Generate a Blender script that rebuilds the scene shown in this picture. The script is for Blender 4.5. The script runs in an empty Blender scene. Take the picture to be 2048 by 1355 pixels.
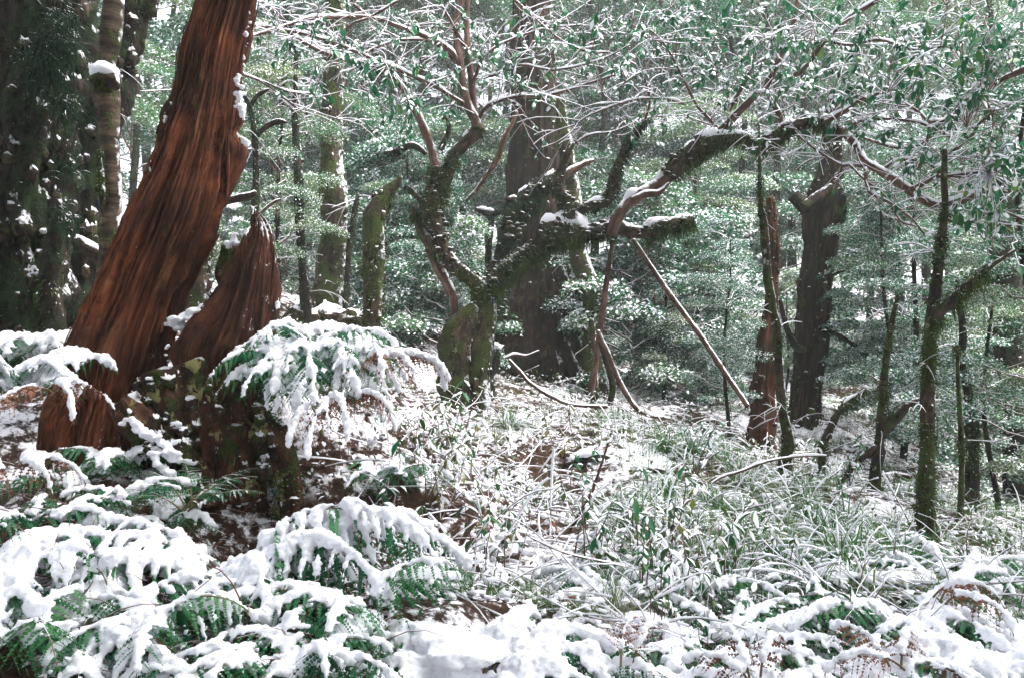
import bpy, math, random
import numpy as np
from math import radians
S = bpy.context.scene
COL = S.collection
rng = np.random.default_rng(11)
random.seed(11)

# ---------------------------------------------------------------- camera, light, exposure
LENS, CZ = 30.0, 1.6
F = 2048 * LENS / 36
cam = bpy.data.objects.new('camera', bpy.data.cameras.new('camera'))
COL.objects.link(cam)
cam.location = (0, 0, CZ); cam.rotation_euler = (radians(90), 0, 0)
cam.data.lens = LENS; cam.data.sensor_width = 36; cam.data.clip_end = 500; cam.data.clip_start = 0.05
S.camera = cam
SUN_EL, SUN_AZ = 60, 100          # a veiled sun high on the right
w = bpy.data.worlds.new('World'); S.world = w; w.use_nodes = True
wn = w.node_tree; wn.nodes.clear()
sky = wn.nodes.new('ShaderNodeTexSky'); sky.sky_type = 'NISHITA'; sky.sun_disc = False
sky.sun_elevation = radians(SUN_EL); sky.sun_rotation = radians(SUN_AZ)
sky.air_density = 1.0; sky.dust_density = 6.0; sky.ozone_density = 1.0
hsv = wn.nodes.new('ShaderNodeHueSaturation'); hsv.inputs['Saturation'].default_value = 0.3
bgn = wn.nodes.new('ShaderNodeBackground'); bgn.inputs['Strength'].default_value = 0.15
won = wn.nodes.new('ShaderNodeOutputWorld')
wn.links.new(sky.outputs[0], hsv.inputs['Color']); wn.links.new(hsv.outputs[0], bgn.inputs['Color'])
wn.links.new(bgn.outputs[0], won.inputs['Surface'])
sun = bpy.data.objects.new('sun', bpy.data.lights.new('sun', 'SUN')); COL.objects.link(sun)
sun.data.energy = 0.5; sun.data.angle = radians(60); sun.data.color = (1.0, 0.96, 0.9)
az = radians(SUN_AZ)
sd = np.array([math.sin(az) * math.cos(radians(SUN_EL)), math.cos(az) * math.cos(radians(SUN_EL)), math.sin(radians(SUN_EL))])
from mathutils import Vector
sun.rotation_euler = Vector(sd).to_track_quat('Z', 'Y').to_euler()
S.view_settings.view_transform = 'Standard'; S.view_settings.look = 'None'
S.view_settings.gamma = 1.0; S.view_settings.use_curve_mapping = False
S.view_settings.exposure = 2.42
cy = S.cycles
cy.max_bounces = 5; cy.diffuse_bounces = 4; cy.glossy_bounces = 2; cy.transmission_bounces = 3
cy.volume_bounces = 0; cy.transparent_max_bounces = 4
cy.use_denoising = True; cy.use_adaptive_sampling = True; cy.adaptive_threshold = 0.02
HAZE = 0.0034

# ---------------------------------------------------------------- numeric helpers
def P(px, py, d):
    return np.array([d * (px - 1024) / F, d, CZ - d * (py - 677.5) / F])
def unit(a):
    return a / np.maximum(np.linalg.norm(a, axis=-1, keepdims=True), 1e-9)
PERM = np.concatenate([rng.permutation(256)] * 2); TAB = rng.uniform(-1, 1, 256)
def vnoise(p):
    i = np.floor(p).astype(np.int64); f = p - i; f = f * f * (3 - 2 * f)
    x, y, z = i[..., 0] & 255, i[..., 1] & 255, i[..., 2] & 255
    def h(a, b, c): return TAB[PERM[PERM[PERM[(x + a) & 255] + ((y + b) & 255)] + ((z + c) & 255)]]
    fx, fy, fz = f[..., 0], f[..., 1], f[..., 2]
    L = lambda a, b, t: a + (b - a) * t
    return L(L(L(h(0,0,0), h(1,0,0), fx), L(h(0,1,0), h(1,1,0), fx), fy),
             L(L(h(0,0,1), h(1,0,1), fx), L(h(0,1,1), h(1,1,1), fx), fy), fz)
def fbm(p, octv=4, gain=0.5):
    s = 0; a = 1.0; p = np.asarray(p, float)
    for k in range(octv):
        s = s + a * vnoise(p + 17.3 * k); p = p * 2.03; a *= gain
    return s

class Geo:
    def __init__(self): self.V = []; self.Q = []; self.T = []; self.qm = []; self.tm = []; self.B = []; self.n = 0
    def add(self, V, Q=None, T=None, m=0, bc=None):
        V = np.asarray(V, float).reshape(-1, 3)
        if Q is not None and len(Q):
            Q = np.asarray(Q).reshape(-1, 4); self.Q.append(Q + self.n)
            self.qm.append(np.full(len(Q), m) if np.isscalar(m) else np.asarray(m))
        if T is not None and len(T):
            T = np.asarray(T).reshape(-1, 3); self.T.append(T + self.n)
            self.tm.append(np.full(len(T), m) if np.isscalar(m) else np.asarray(m))
        self.V.append(V); self.B.append(V if bc is None else bc); self.n += len(V)
        return self
    def mesh(self, name, mats, smooth=True):
        me = bpy.data.meshes.new(name)
        if not self.n: return me
        V = np.concatenate(self.V); B = np.concatenate(self.B)
        Q = np.concatenate(self.Q) if self.Q else np.zeros((0, 4), int)
        T = np.concatenate(self.T) if self.T else np.zeros((0, 3), int)
        mi = np.concatenate(self.qm + self.tm).astype(np.int32)
        me.vertices.add(len(V)); me.vertices.foreach_set('co', V.astype(np.float32).ravel())
        loops = np.concatenate([Q.ravel(), T.ravel()]).astype(np.int32)
        me.loops.add(len(loops)); me.loops.foreach_set('vertex_index', loops)
        st = np.concatenate([np.arange(len(Q)) * 4, len(Q) * 4 + np.arange(len(T)) * 3]).astype(np.int32)
        me.polygons.add(len(st)); me.polygons.foreach_set('loop_start', st)
        me.polygons.foreach_set('material_index', mi)
        me.polygons.foreach_set('use_smooth', np.full(len(st), smooth))
        at = me.attributes.new('bc', 'FLOAT_VECTOR', 'POINT'); at.data.foreach_set('vector', B.astype(np.float32).ravel())
        for m in (mats if isinstance(mats, (list, tuple)) else [mats]): me.materials.append(m)
        me.update(calc_edges=True)
        return me
    def build(self, name, mats, parent=None, smooth=True, kind=None):
        return link(name, self.mesh(name, mats, smooth), parent, kind)
    def local(self, o):
        self.V = [v - o for v in self.V]; return self

def link(name, me, parent=None, kind=None):
    o = bpy.data.objects.new(name, me); COL.objects.link(o)
    if parent is not None: o.parent = parent
    if kind: o['kind'] = kind
    return o
def thing(name, label, cat, loc, group=None):
    o = bpy.data.objects.new(name, None); COL.objects.link(o)
    o.location = tuple(loc); o.empty_display_size = .1
    o['label'] = label; o['category'] = cat
    if group: o['group'] = group
    return o
def tag(o, label, cat, group=None):
    o['label'] = label; o['category'] = cat
    if group: o['group'] = group
    return o

def catmull(p, n):
    p = np.asarray(p, float); k = len(p)
    if k == 2: t = np.linspace(0, 1, n)[:, None]; return p[0] * (1 - t) + p[1] * t
    c = np.vstack([2 * p[0] - p[1], p, 2 * p[-1] - p[-2]])
    dl = np.linalg.norm(np.diff(p[:, :3], axis=0), axis=1); cum = np.concatenate([[0], np.cumsum(dl)])
    s = np.linspace(0, cum[-1], n); i = np.clip(np.searchsorted(cum, s, 'right') - 1, 0, k - 2)
    t = ((s - cum[i]) / np.maximum(dl[i], 1e-9))[:, None]
    a, b, cc, d = c[i], c[i + 1], c[i + 2], c[i + 3]
    return .5 * (2 * b + (cc - a) * t + (2 * a - 5 * b + 4 * cc - d) * t ** 2 + (3 * b - a - 3 * cc + d) * t ** 3)

def frames(C):
    T = unit(np.gradient(C, axis=0)); n = len(C)
    ref = np.array([0, 0, 1.]) if abs(T[0, 2]) < .9 else np.array([1., 0, 0])
    U = np.zeros_like(C); u = ref - T[0] * ref.dot(T[0]); U[0] = u / np.linalg.norm(u)
    for i in range(1, n):
        u = U[i - 1] - T[i] * U[i - 1].dot(T[i]); U[i] = u / max(np.linalg.norm(u), 1e-9)
    return T, U, np.cross(T, U)

class Limb: pass
def limb(pts, rad, seg=14, step=None, amp=.12, freq=3., ridge=.0, kr=3., kv=.6, cap=True, octv=4, fine=0):
    """a tapering knobbly tube along pts; rad in metres"""
    pr = np.column_stack([np.asarray(pts, float), np.asarray(rad, float)])
    L = np.linalg.norm(np.diff(pr[:, :3], axis=0), axis=1).sum()
    n = max(6, int(L / (step or max(.02, np.mean(rad) * .45))) + 1)
    cr = catmull(pr, n); C = cr[:, :3]; R = np.maximum(cr[:, 3], .002)
    T, U, B = frames(C)
    th = np.linspace(0, 2 * np.pi, seg, endpoint=False)
    D = U[:, None] * np.cos(th)[None, :, None] + B[:, None] * np.sin(th)[None, :, None]
    v = np.concatenate([[0], np.cumsum(np.linalg.norm(np.diff(C, axis=0), axis=1))])
    base = C[:, None] + D * R[:, None, None]
    r = R[:, None] * (1 + amp * fbm(base * freq, octv))
    rm = float(np.mean(R))
    bc = np.stack([np.cos(th)[None] * R[:, None], np.sin(th)[None] * R[:, None], np.repeat(v[:, None], seg, 1)], -1)
    if ridge:
        q = np.stack([np.repeat(np.cos(th)[None] * kr, n, 0), np.repeat(np.sin(th)[None] * kr, n, 0), np.repeat((v * kv)[:, None], seg, 1)], -1)
        r = r * (1 + ridge * fbm(q, 5, .6))
    if fine:
        q = np.stack([np.repeat(np.cos(th)[None] * fine, n, 0), np.repeat(np.sin(th)[None] * fine, n, 0), np.repeat((v * kv * 1.6)[:, None], seg, 1)], -1)
        r = r * (1 - .085 * np.abs(fbm(q, 5, .6)) ** .8 * (1 + .8 * fbm(base * 2.3, 2)) + .03)
    V = C[:, None] + D * r[..., None]
    i = np.arange(n - 1)[:, None] * seg; j = np.arange(seg)[None]; j2 = (j + 1) % seg
    Q = np.stack([i + j, i + j2, i + seg + j2, i + seg + j], -1).reshape(-1, 4)
    o = Limb(); o.C, o.T, o.R, o.D, o.V, o.Q, o.L, o.seg = C, T, R, D, V, Q, L, seg
    o.bc = bc
    VV = V.reshape(-1, 3); BB = bc.reshape(-1, 3)
    o.tri = np.zeros((0, 3), int)
    if cap:
        VV = np.vstack([VV, C[:1] - T[:1] * R[0] * .2, C[-1:] + T[-1:] * R[-1] * .35]); BB = np.vstack([BB, BB[:1], BB[-1:]])
        a, b = n * seg, n * seg + 1; e = (n - 1) * seg; jj = np.arange(seg); k2 = (jj + 1) % seg
        o.tri = np.vstack([np.stack([np.full(seg, a), k2, jj], -1), np.stack([np.full(seg, b), e + jj, e + k2], -1)])
    o.VV, o.BB = VV, BB
    return o
def put(g, l, m=0): g.add(l.VV, l.Q, None, m, l.BB); g.n -= len(l.VV); g.V.append(np.zeros((0, 3))); g.B.append(np.zeros((0, 3)))
def put(g, l, m=0):
    b = g.n; g.add(l.VV, l.Q, None, m, l.BB)
    if len(l.tri): g.T.append(l.tri + b); g.tm.append(np.full(len(l.tri), m))

def tubes(g, paths, radii, seg=4, m=0, flat=None, up=None):
    """many thin tubes at once: paths (M,n,3), radii (M,n)"""
    paths = np.asarray(paths, float); radii = np.asarray(radii, float)
    if not len(paths): return
    M, n, _ = paths.shape
    T = unit(np.gradient(paths, axis=1))
    mt = unit(T.mean(1)); ref = np.where(np.abs(mt[:, 2:3]) < .85, np.array([[0, 0, 1.]]), np.array([[1., 0, 0]]))[:, None]
    Sd = unit(np.cross(T, ref)); Up = np.cross(Sd, T)
    th = np.linspace(0, 2 * np.pi, seg, endpoint=False)
    c, s = np.cos(th), np.sin(th) * (1 if flat is None else flat)
    V = paths[:, :, None] + radii[:, :, None, None] * (Sd[:, :, None] * c[None, None, :, None] + Up[:, :, None] * s[None, None, :, None])
    i = np.arange(n - 1)[:, None] * seg; j = np.arange(seg)[None]; j2 = (j + 1) % seg
    q = np.stack([i + j, i + seg + j, i + seg + j2, i + j2], -1).reshape(1, -1, 4) + (np.arange(M) * n * seg)[:, None, None]
    g.add(V.reshape(-1, 3), q.reshape(-1, 4), None, m)

def scatter(g, tv, tt, tm, A, O, quads=False):
    """template verts/tris copied under 3x3 matrices A (M,3,3) (columns = axes) and origins O (M,3)"""
    if not len(O): return
    V = np.einsum('mij,vj->mvi', A, tv) + O[:, None]
    k = len(tv); M = len(O)
    t = np.asarray(tt)[None] + (np.arange(M) * k)[:, None, None]
    mm = np.tile(np.asarray(tm), M)
    g.add(V.reshape(-1, 3), t.reshape(-1, 4) if quads else None, None if quads else t.reshape(-1, 3), mm)

def basis(f, u, sc):
    f = unit(f); s = unit(np.cross(u, f)); u = np.cross(f, s)
    return np.stack([f, s, u], -1) * np.asarray(sc).reshape(-1, 1, 1)
def rdir(n): return unit(rng.normal(size=(n, 3)))
def U(a, b, n=None): return rng.uniform(a, b, n)

# ---------------------------------------------------------------- materials
class NT:
    def __init__(s, name):
        s.m = bpy.data.materials.new(name); s.m.use_nodes = True; s.t = s.m.node_tree; s.t.nodes.clear()
        s.out = s.t.nodes.new('ShaderNodeOutputMaterial')
        s.geo = s.t.nodes.new('ShaderNodeNewGeometry')
    def n(s, typ, **kw):
        nd = s.t.nodes.new('ShaderNode' + typ)
        for k, v in kw.items():
            if k in nd.bl_rna.properties: setattr(nd, k, v)
            else: s.set(nd, k, v)
        return nd
    def set(s, nd, k, v):
        i = nd.inputs[int(k[1:])] if k[0] == 'i' and k[1:].isdigit() else nd.inputs[k.replace('_', ' ')]
        if hasattr(v, 'links') or isinstance(v, bpy.types.NodeSocket): s.t.links.new(v, i)
        else:
            if isinstance(v, tuple) and len(v) == 3 and i.type == 'RGBA': v = v + (1,)
            i.default_value = v
    def pos(s): return s.geo.outputs['Position']
    def attr(s, name='bc'): return s.n('Attribute', attribute_name=name).outputs['Vector']
    def mapv(s, v, sc): return s.n('Mapping', Vector=v, Scale=sc).outputs[0]
    def noise(s, v, scale, detail=4, rough=.55): return s.n('TexNoise', Vector=v, Scale=scale, Detail=detail, Roughness=rough).outputs[0]
    def ramp(s, f, stops):
        r = s.n('ValToRGB', Fac=f); cr = r.color_ramp
        while len(cr.elements) < len(stops): cr.elements.new(.5)
        for e, (p, c) in zip(cr.elements, stops): e.position = p; e.color = c + (1,)
        return r.outputs[0]
    def step(s, f, lo, hi): return s.n('MapRange', interpolation_type='SMOOTHSTEP', Value=f, i1=lo, i2=hi).outputs[0]
    def math(s, op, a, b=0.0): return s.n('Math', operation=op, i0=a, i1=b).outputs[0]
    def mix(s, f, a, b):
        nd = s.n('Mix', data_type='RGBA'); s.set(nd, 'i0', f); s.set(nd, 'i6', a); s.set(nd, 'i7', b); return nd.outputs[2]
    def bump(s, h, strength=.5, dist=.02, prev=None):
        nd = s.n('Bump', Height=h, Strength=strength, Distance=dist)
        if prev is not None: s.set(nd, 'Normal', prev)
        return nd.outputs[0]
    def snowfac(s, lo, hi, direc=(0, 0, 1), amt=.5, scale=14.):
        d = s.n('VectorMath', operation='DOT_PRODUCT', i0=s.geo.outputs['Normal'], i1=direc).outputs['Value']
        nz = s.math('MULTIPLY', s.math('SUBTRACT', s.noise(s.pos(), scale, 4, .65), .5), amt * 2)
        return s.step(s.math('ADD', d, nz), lo, hi)
    def finish(s, col, rough=.8, normal=None, spec=.3, trans=None):
        b = s.n('BsdfPrincipled', Base_Color=col, Roughness=rough)
        b.inputs['Specular IOR Level'].default_value = spec
        if normal is not None: s.set(b, 'Normal', normal)
        o = b.outputs[0]
        if trans is not None:
            tr = s.n('BsdfTranslucent', Color=trans[1])
            mx = s.n('MixShader', i0=trans[0]); s.t.links.new(o, mx.inputs[1]); s.t.links.new(tr.outputs[0], mx.inputs[2]); o = mx.outputs[0]
        s.t.links.new(o, s.out.inputs['Surface']); return s.m

SNOWC = (.85, .85, .91)
def m_snow():
    s = NT('snow'); n1 = s.noise(s.pos(), 70, 6, .72); n2 = s.noise(s.pos(), 9, 3)
    c = s.mix(n2, (.80, .80, .88), (.88, .88, .93))
    return s.finish(c, .75, s.bump(n1, .45, .018), .15)
def m_bark(name, dark, mid, light, sc=(14, 14, 2.2), moss=None, mlo=.5, mhi=.62, msc=5., snow=None, lich=None, bump=.9, bd=.03):
    s = NT(name); bc = s.mapv(s.attr(), sc)
    n1 = s.noise(bc, 1.0, 8, .72)
    col = s.ramp(n1, [(.36, dark), (.5, mid), (.64, light)])
    big = s.noise(s.pos(), 2.2, 3)
    col = s.mix(s.step(big, .3, .7), s.mix(.55, col, tuple(x * .6 for x in dark)), col)
    h = n1; rough = .85
    if lich:
        v = s.noise(s.pos(), 9, 5, .7); col = s.mix(s.step(v, lich[1], lich[1] + .05), col, lich[0])
    if moss:
        mn = s.noise(s.pos(), msc, 6, .7); mf = s.step(mn, mlo, mhi)
        fine = s.noise(s.pos(), 70, 3, .7)
        mc = s.mix(fine, moss[0], moss[1]); col = s.mix(mf, col, mc)
        h = s.math('ADD', n1, s.math('MULTIPLY', mf, fine))
    if snow:
        sf = s.snowfac(*snow); col = s.mix(sf, col, SNOWC)
    return s.finish(col, rough, s.bump(h, bump, bd), .2)
MOSS = ((.010, .020, .003), (.065, .092, .012)); MOSSD = ((.005, .012, .005), (.035, .06, .018))
WIND = (.75, -.2, .63)
M = {}
M['snow'] = m_snow()
M['red'] = m_bark('red_rotten_wood', (.02, .006, .004), (.105, .030, .015), (.27, .095, .045), (20, 20, 1.6), MOSSD, .66, .72, 7., (.80, .95, WIND, .35, 30.), bump=1.0, bd=.035)
def m_red(name='red_fibrous_wood', k=1.):
    s = NT(name); bc = s.attr()
    wob = s.n('VectorMath', operation='MULTIPLY_ADD', i0=s.n('TexNoise', Vector=bc, Scale=2.5, Detail=3.).outputs['Color'], i1=(.05, .05, .0), i2=bc).outputs[0]
    a = s.noise(s.mapv(wob, (22, 22, 1.3)), 1, 8, .7); b = s.noise(s.mapv(wob, (110, 110, 5)), 1, 6, .75); big = s.noise(s.pos(), 2.6, 4, .6)
    f = s.math('ADD', s.math('MULTIPLY', a, .6), s.math('MULTIPLY', b, .4))
    col = s.ramp(f, [(.36, (.012, .004, .002)), (.44, (.09, .022, .009)), (.52, (.22, .058, .020)), (.59, (.34, .11, .042)), (.68, (.55, .29, .15))])
    col = s.mix(s.step(big, .36, .6), s.mix(.72, col, (.022, .008, .005)), col)
    col = s.mix(s.math('MULTIPLY', s.step(s.noise(s.mapv(bc, (7, 7, 1.6)), 1, 5, .7), .54, .68), .55), col, s.mix(f, (.30, .085, .025), (.6, .30, .15)))
    col = s.mix(s.math('MULTIPLY', s.step(s.noise(s.pos(), 1.7, 3), .5, .7), .5), col, s.mix(.5, col, (.22, .06, .02)))
    if k < 1: col = s.mix(1 - k, col, (.02, .008, .005))
    mf = s.step(s.noise(s.pos(), 26, 6, .75), .66, .7); col = s.mix(mf, col, (.06, .09, .02))
    col = s.mix(s.snowfac(.86, 1.0, WIND, .45, 34.), col, SNOWC)
    h = s.math('ADD', s.math('MULTIPLY', a, 1.), s.math('MULTIPLY', b, .45))
    return s.finish(col, .8, s.bump(h, 1., .05), .25)
M['red'] = m_red(); M['reddark'] = m_red('dark_red_wood', .36)
M['redbase'] = m_bark('mossy_rotten_base', (.010, .004, .003), (.06, .022, .012), (.19, .09, .05), (14, 14, 4), MOSS, .5, .6, 7., (.8, .94, (.15, -.1, .98), .5, 9.), ((.26, .24, .10), .55), bd=.05)
M['mossbark'] = m_bark('mossy_bark', (.006, .004, .003), (.026, .016, .010), (.09, .058, .036), (12, 12, 5), MOSS, .42, .6, 4., (.72, .92, WIND, .45, 20.), ((.24, .27, .2), .62), bd=.03)
M['darkbark'] = m_bark('dark_mossy_bark', (.004, .003, .0025), (.016, .011, .008), (.06, .042, .03), (10, 10, 4), MOSSD, .45, .6, 4., (.88, 1.02, WIND, .45, 24.), ((.3, .34, .26), .66), bd=.04)
M['greybark'] = m_bark('furrowed_bark', (.003, .0014, .001), (.017, .0078, .0048), (.075, .037, .022), (26, 26, 3.5), MOSS, .58, .68, 4., (.86, 1.0, WIND, .4, 20.), bd=.05)
M['limb'] = m_bark('mossy_limb_bark', (.008, .005, .004), (.036, .022, .015), (.12, .08, .055), (16, 16, 8), MOSS, .5, .62, 6., (.58, .8, (.2, -.1, .97), .55, 22.), bd=.02)
M['branch'] = m_bark('smooth_branch_bark', (.04, .018, .014), (.12, .065, .05), (.24, .15, .12), (20, 20, 6), None, snow=(.38, .6, (.1, -.15, .98), .4, 16.), bd=.01)
M['birch'] = m_bark('pale_ringed_bark', (.016, .010, .007), (.06, .04, .026), (.17, .125, .085), (5, 5, 26), MOSS, .52, .64, 7., (.84, .97, (.9, -.1, .4), .35, 12.), bd=.015)
M['twig'] = (lambda s: s.finish(s.mix(s.snowfac(.25, .5, (.1, -.1, .98), .5, 9.), s.mix(s.noise(s.pos(), 8), (.05, .024, .018), (.19, .10, .075)), SNOWC), .7))(NT('twig'))
def m_moss(name, a, b, c):
    s = NT(name); n = s.noise(s.pos(), 7, 4, .7); col = s.ramp(n, [(.3, a), (.55, b), (.75, c)])
    col = s.mix(s.snowfac(.8, .98, (.1, 0, .99), .5, 12.), col, SNOWC)
    return s.finish(col, .9, None, .1, (.3, s.mix(.5, col, b)))
M['moss'] = m_moss('hanging_moss', (.012, .024, .008), (.04, .068, .014), (.14, .17, .03))
M['mossd'] = m_moss('dark_moss', (.004, .011, .006), (.013, .034, .017), (.045, .09, .045))
def m_leaf(name, a, b, c, snow=None, t=.3, rough=.45, sc=3.):
    s = NT(name); n = s.noise(s.pos(), sc, 3, .6)
    obj = s.n('ObjectInfo').outputs['Random']
    f = s.math('ADD', s.math('MULTIPLY', n, .72), s.math('MULTIPLY', obj, .28))
    col = s.ramp(f, [(.3, a), (.5, b), (.72, c)])
    if snow: col = s.mix(s.snowfac(*snow), col, SNOWC)
    return s.finish(col, rough, None, .35, (t, col))
M['leaf'] = m_leaf('broad_leaf', (.008, .085, .034), (.018, .15, .055), (.12, .22, .03), None, .4, .35, 4.)
M['leafy'] = m_leaf('yellow_green_leaf', (.05, .09, .02), (.15, .18, .03), (.3, .27, .06), (.55, .75, (0, 0, 1), .4, 20.), .35, .4, 6.)
M['bgleaf'] = m_leaf('small_leaf', (.018, .12, .062), (.05, .185, .082), (.15, .22, .06), None, .55, .5, 1.2)
M['under'] = m_leaf('undergrowth_leaf', (.012, .06, .022), (.035, .11, .03), (.16, .14, .035), (.55, .82, (0, 0, 1), .5, 14.), .3, .5, 5.)
M['grass'] = m_leaf('grass_blade', (.016, .10, .03), (.05, .17, .035), (.2, .2, .07), (.88, 1.1, (0, 0, 1), .5, 8.), .3, .5, 2.5)
M['fern'] = m_leaf('fern_green', (.008, .09, .035), (.018, .16, .055), (.06, .21, .055), (.86, .97, (0, 0, 1), .3, 24.), .3, .45, 4.)
M['fernd'] = m_leaf('dead_fern', (.07, .022, .012), (.17, .06, .03), (.30, .13, .07), (.78, .94, (0, 0, 1), .4, 24.), .2, .7, 5.)
M['stalk'] = m_leaf('fern_stalk', (.05, .03, .012), (.11, .075, .03), (.2, .14, .06), (.8, .95, (0, 0, 1), .3, 24.), .05, .6, 5.)
def m_ground():
    s = NT('forest_floor'); n = s.noise(s.pos(), 1.6, 6, .68); n2 = s.noise(s.pos(), 14, 5, .7)
    lit = s.ramp(n2, [(.3, (.012, .008, .006)), (.55, (.055, .028, .017)), (.75, (.08, .075, .03))])
    f = s.step(s.math('ADD', s.math('MULTIPLY', n, .5), s.math('MULTIPLY', n2, .5)), .475, .555)
    bx = s.n('SeparateXYZ', i0=s.attr()).outputs[0]; f = s.math('MULTIPLY', f, s.math('SUBTRACT', 1.0, s.step(s.math('ADD', bx, s.math('MULTIPLY', n2, .5)), .5, .75)))
    return s.finish(s.mix(f, lit, SNOWC), .85, s.bump(n2, .6, .04), .15)
M['ground'] = m_ground()

# ---------------------------------------------------------------- the ground
AN = []
for px, py, d in [(1100,1075,4.3),(1100,1000,5.4),(905,842,8.5),(1300,900,6.9),(1200,850,8),(1450,805,12),(1300,760,14),(1078,735,12),
                  (655,640,10.2),(745,755,7.5),(600,880,4.5),(1870,1095,5.6),(1940,1035,6.8),(2010,1000,9),(1750,990,6.6),(1650,900,9),
                  (1615,840,10),(1530,890,9),(1570,965,7.2),(2048,1230,3.6),(1700,1230,3.6),(0,690,6),(100,780,5.2),(200,900,4.6),(100,1000,3.8),
                  (0,1130,3),(380,1000,4.1),(500,1085,4.15),(300,1290,2.6),(700,1190,3.4),(900,1150,3.9),(1400,1150,4.1),(850,950,6.2),(1000,900,6.8),(160,640,6.4)]:
    AN.append(P(px, py, d))
AN += [np.array(v, float) for v in [(0,0,0),(-3,0,.3),(3,0,-.2),(0,2,.12),(-2,2,.35),(2,2,0),(0,-6,-.5),(-15,12,4),(-8,15,3.2),(0,20,2),(8,15,.7),
        (12,10,-.3),(15,25,1.2),(-10,30,5),(5,35,3.2),(20,40,3),(-25,40,8),(0,60,7),(30,60,5),(-40,80,12),(40,80,8),(40,0,-3),(-40,0,8)]]
AN = np.array(AN)
def _k(a, b): return np.sqrt(((a[:, None] - b[None]) ** 2).sum(-1) + .49)
_A = np.block([[_k(AN[:, :2], AN[:, :2]), np.ones((len(AN), 1))], [np.ones((1, len(AN))), np.zeros((1, 1))]])
_W = np.linalg.solve(_A + 1e-3 * np.eye(len(_A)), np.concatenate([AN[:, 2], [0]]))
def gz(x, y):
    x = np.atleast_1d(np.asarray(x, float)); y = np.atleast_1d(np.asarray(y, float)); q = np.stack([x.ravel(), y.ravel()], -1)
    out = np.concatenate([_k(q[i:i + 20000], AN[:, :2]) @ _W[:-1] + _W[-1] for i in range(0, len(q), 20000)])
    p = np.stack([q[:, 0], q[:, 1], 0 * q[:, 0]], -1)
    return (out + .10 * fbm(p * .9, 3) + .035 * fbm(p * 3.7, 3)).reshape(x.shape)
def ground_hit(px, py, lo=2.2, hi=40):
    d = np.linspace(lo, hi, 1500); x = d * (px - 1024) / F; z = CZ - d * (py - 677.5) / F
    h = z - gz(x, d); k = np.argmax(h < 0) if (h < 0).any() else len(d) - 1
    return np.array([x[k], d[k], gz(x[k], d[k])[0]])
def warp(n, lim, near):
    t = np.linspace(-1, 1, n); return near * t + (lim - near) * np.sign(t) * np.abs(t) ** 5
gx = warp(290, 60, 7.0); gy = 5.5 + warp(290, 84, 6.5); gy = gy[gy > -12]
X, Y = np.meshgrid(gx, gy); Z = gz(X, Y)
pz = np.stack([X, Y, 0 * X], -1); near = (Y < 16)
Z = Z + np.where(near, .03 * np.maximum(fbm(pz * 9, 3), -.3), 0)
g = Geo(); nx = len(gx); i = np.arange(len(gy) - 1)[:, None] * nx; j = np.arange(nx - 1)[None]
bare = np.zeros_like(X)
for px, py, d, r in [(560,1200,3.2,.28),(500,1040,3.9,.3),(120,1010,3.6,.35),(230,1000,3.8,.35),(600,1270,2.9,.2),(60,930,3.9,.3),(600,960,4.2,.25),(200,1060,3.4,.3)]:
    c = P(px, py, d); bare = np.maximum(bare, np.exp(-((X - c[0]) ** 2 + (Y - c[1]) ** 2) / (2 * (r * .5) ** 2)))
g.add(np.stack([X, Y, Z], -1).reshape(-1, 3), np.stack([i + j, i + j + 1, i + nx + j + 1, i + nx + j], -1).reshape(-1, 4), None, 0, np.stack([bare, 0 * bare, 0 * bare], -1).reshape(-1, 3))
g.build('ground', M['ground'], kind='structure')

# ---------------------------------------------------------------- leaf templates
LV = np.array([[0,0,0],[.33,0,-.02],[.68,0,-.06],[1,0,-.16],[.30,.2,.03],[.30,-.2,.03],[.66,.19,-.01],[.66,-.19,-.01]], float)
LT = [(0,1,4),(0,5,1),(1,6,4),(1,2,6),(1,5,7),(1,7,2),(2,3,6),(2,7,3)]
def leaf_snow(cover, h=.11):
    a, b = cover
    v = np.array([[a,0,.015],[(a+b)/2,.17,.02],[b,.10,-.0],[b+.04,0,-.03],[b,-.10,0],[(a+b)/2,-.17,.02],[(a*.6+b*.4),0,h],[(a*.35+b*.65),.03,h*.95]])
    t = [(0,1,6),(1,2,7),(1,7,6),(2,3,7),(3,4,7),(4,5,7),(5,6,7),(5,0,6)]
    return v, t
def leaf_tpl(kind):
    if kind == 0: return LV, LT, [0] * 8
    v, t = leaf_snow([(.08, .85), (.1, .6), (.35, .9)][kind - 1], [.15, .13, .12][kind - 1])
    return np.vstack([LV, v]), LT + [tuple(np.array(x) + 8) for x in t], [0] * 8 + [1] * 8
LEAFT = [leaf_tpl(k) for k in range(4)]
KV = np.array([[0,0,0],[.45,.28,.03],[1,0,-.08],[.45,-.28,.03]], float); KT = [(0,1,2),(0,2,3)]   # kite
PV = np.array([[.05,0,.05],[.45,.30,.05],[.95,0,0],[.45,-.30,.05],[.45,0,.22]], float); PT = [(0,1,4),(1,2,4),(2,3,4),(3,0,4)]  # small snow lump

def twig_paths(starts, dirs, lens, n=5, sag=.15, wob=.12):
    t = np.linspace(0, 1, n)[None, :, None]
    d = unit(dirs)[:, None]; L = np.asarray(lens)[:, None, None]
    side = rdir(len(starts))[:, None]
    p = starts[:, None] + d * t * L + side * wob * L * np.sin(t * 2.6) - np.array([0, 0, 1.]) * sag * L * t ** 2
    return p

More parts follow.
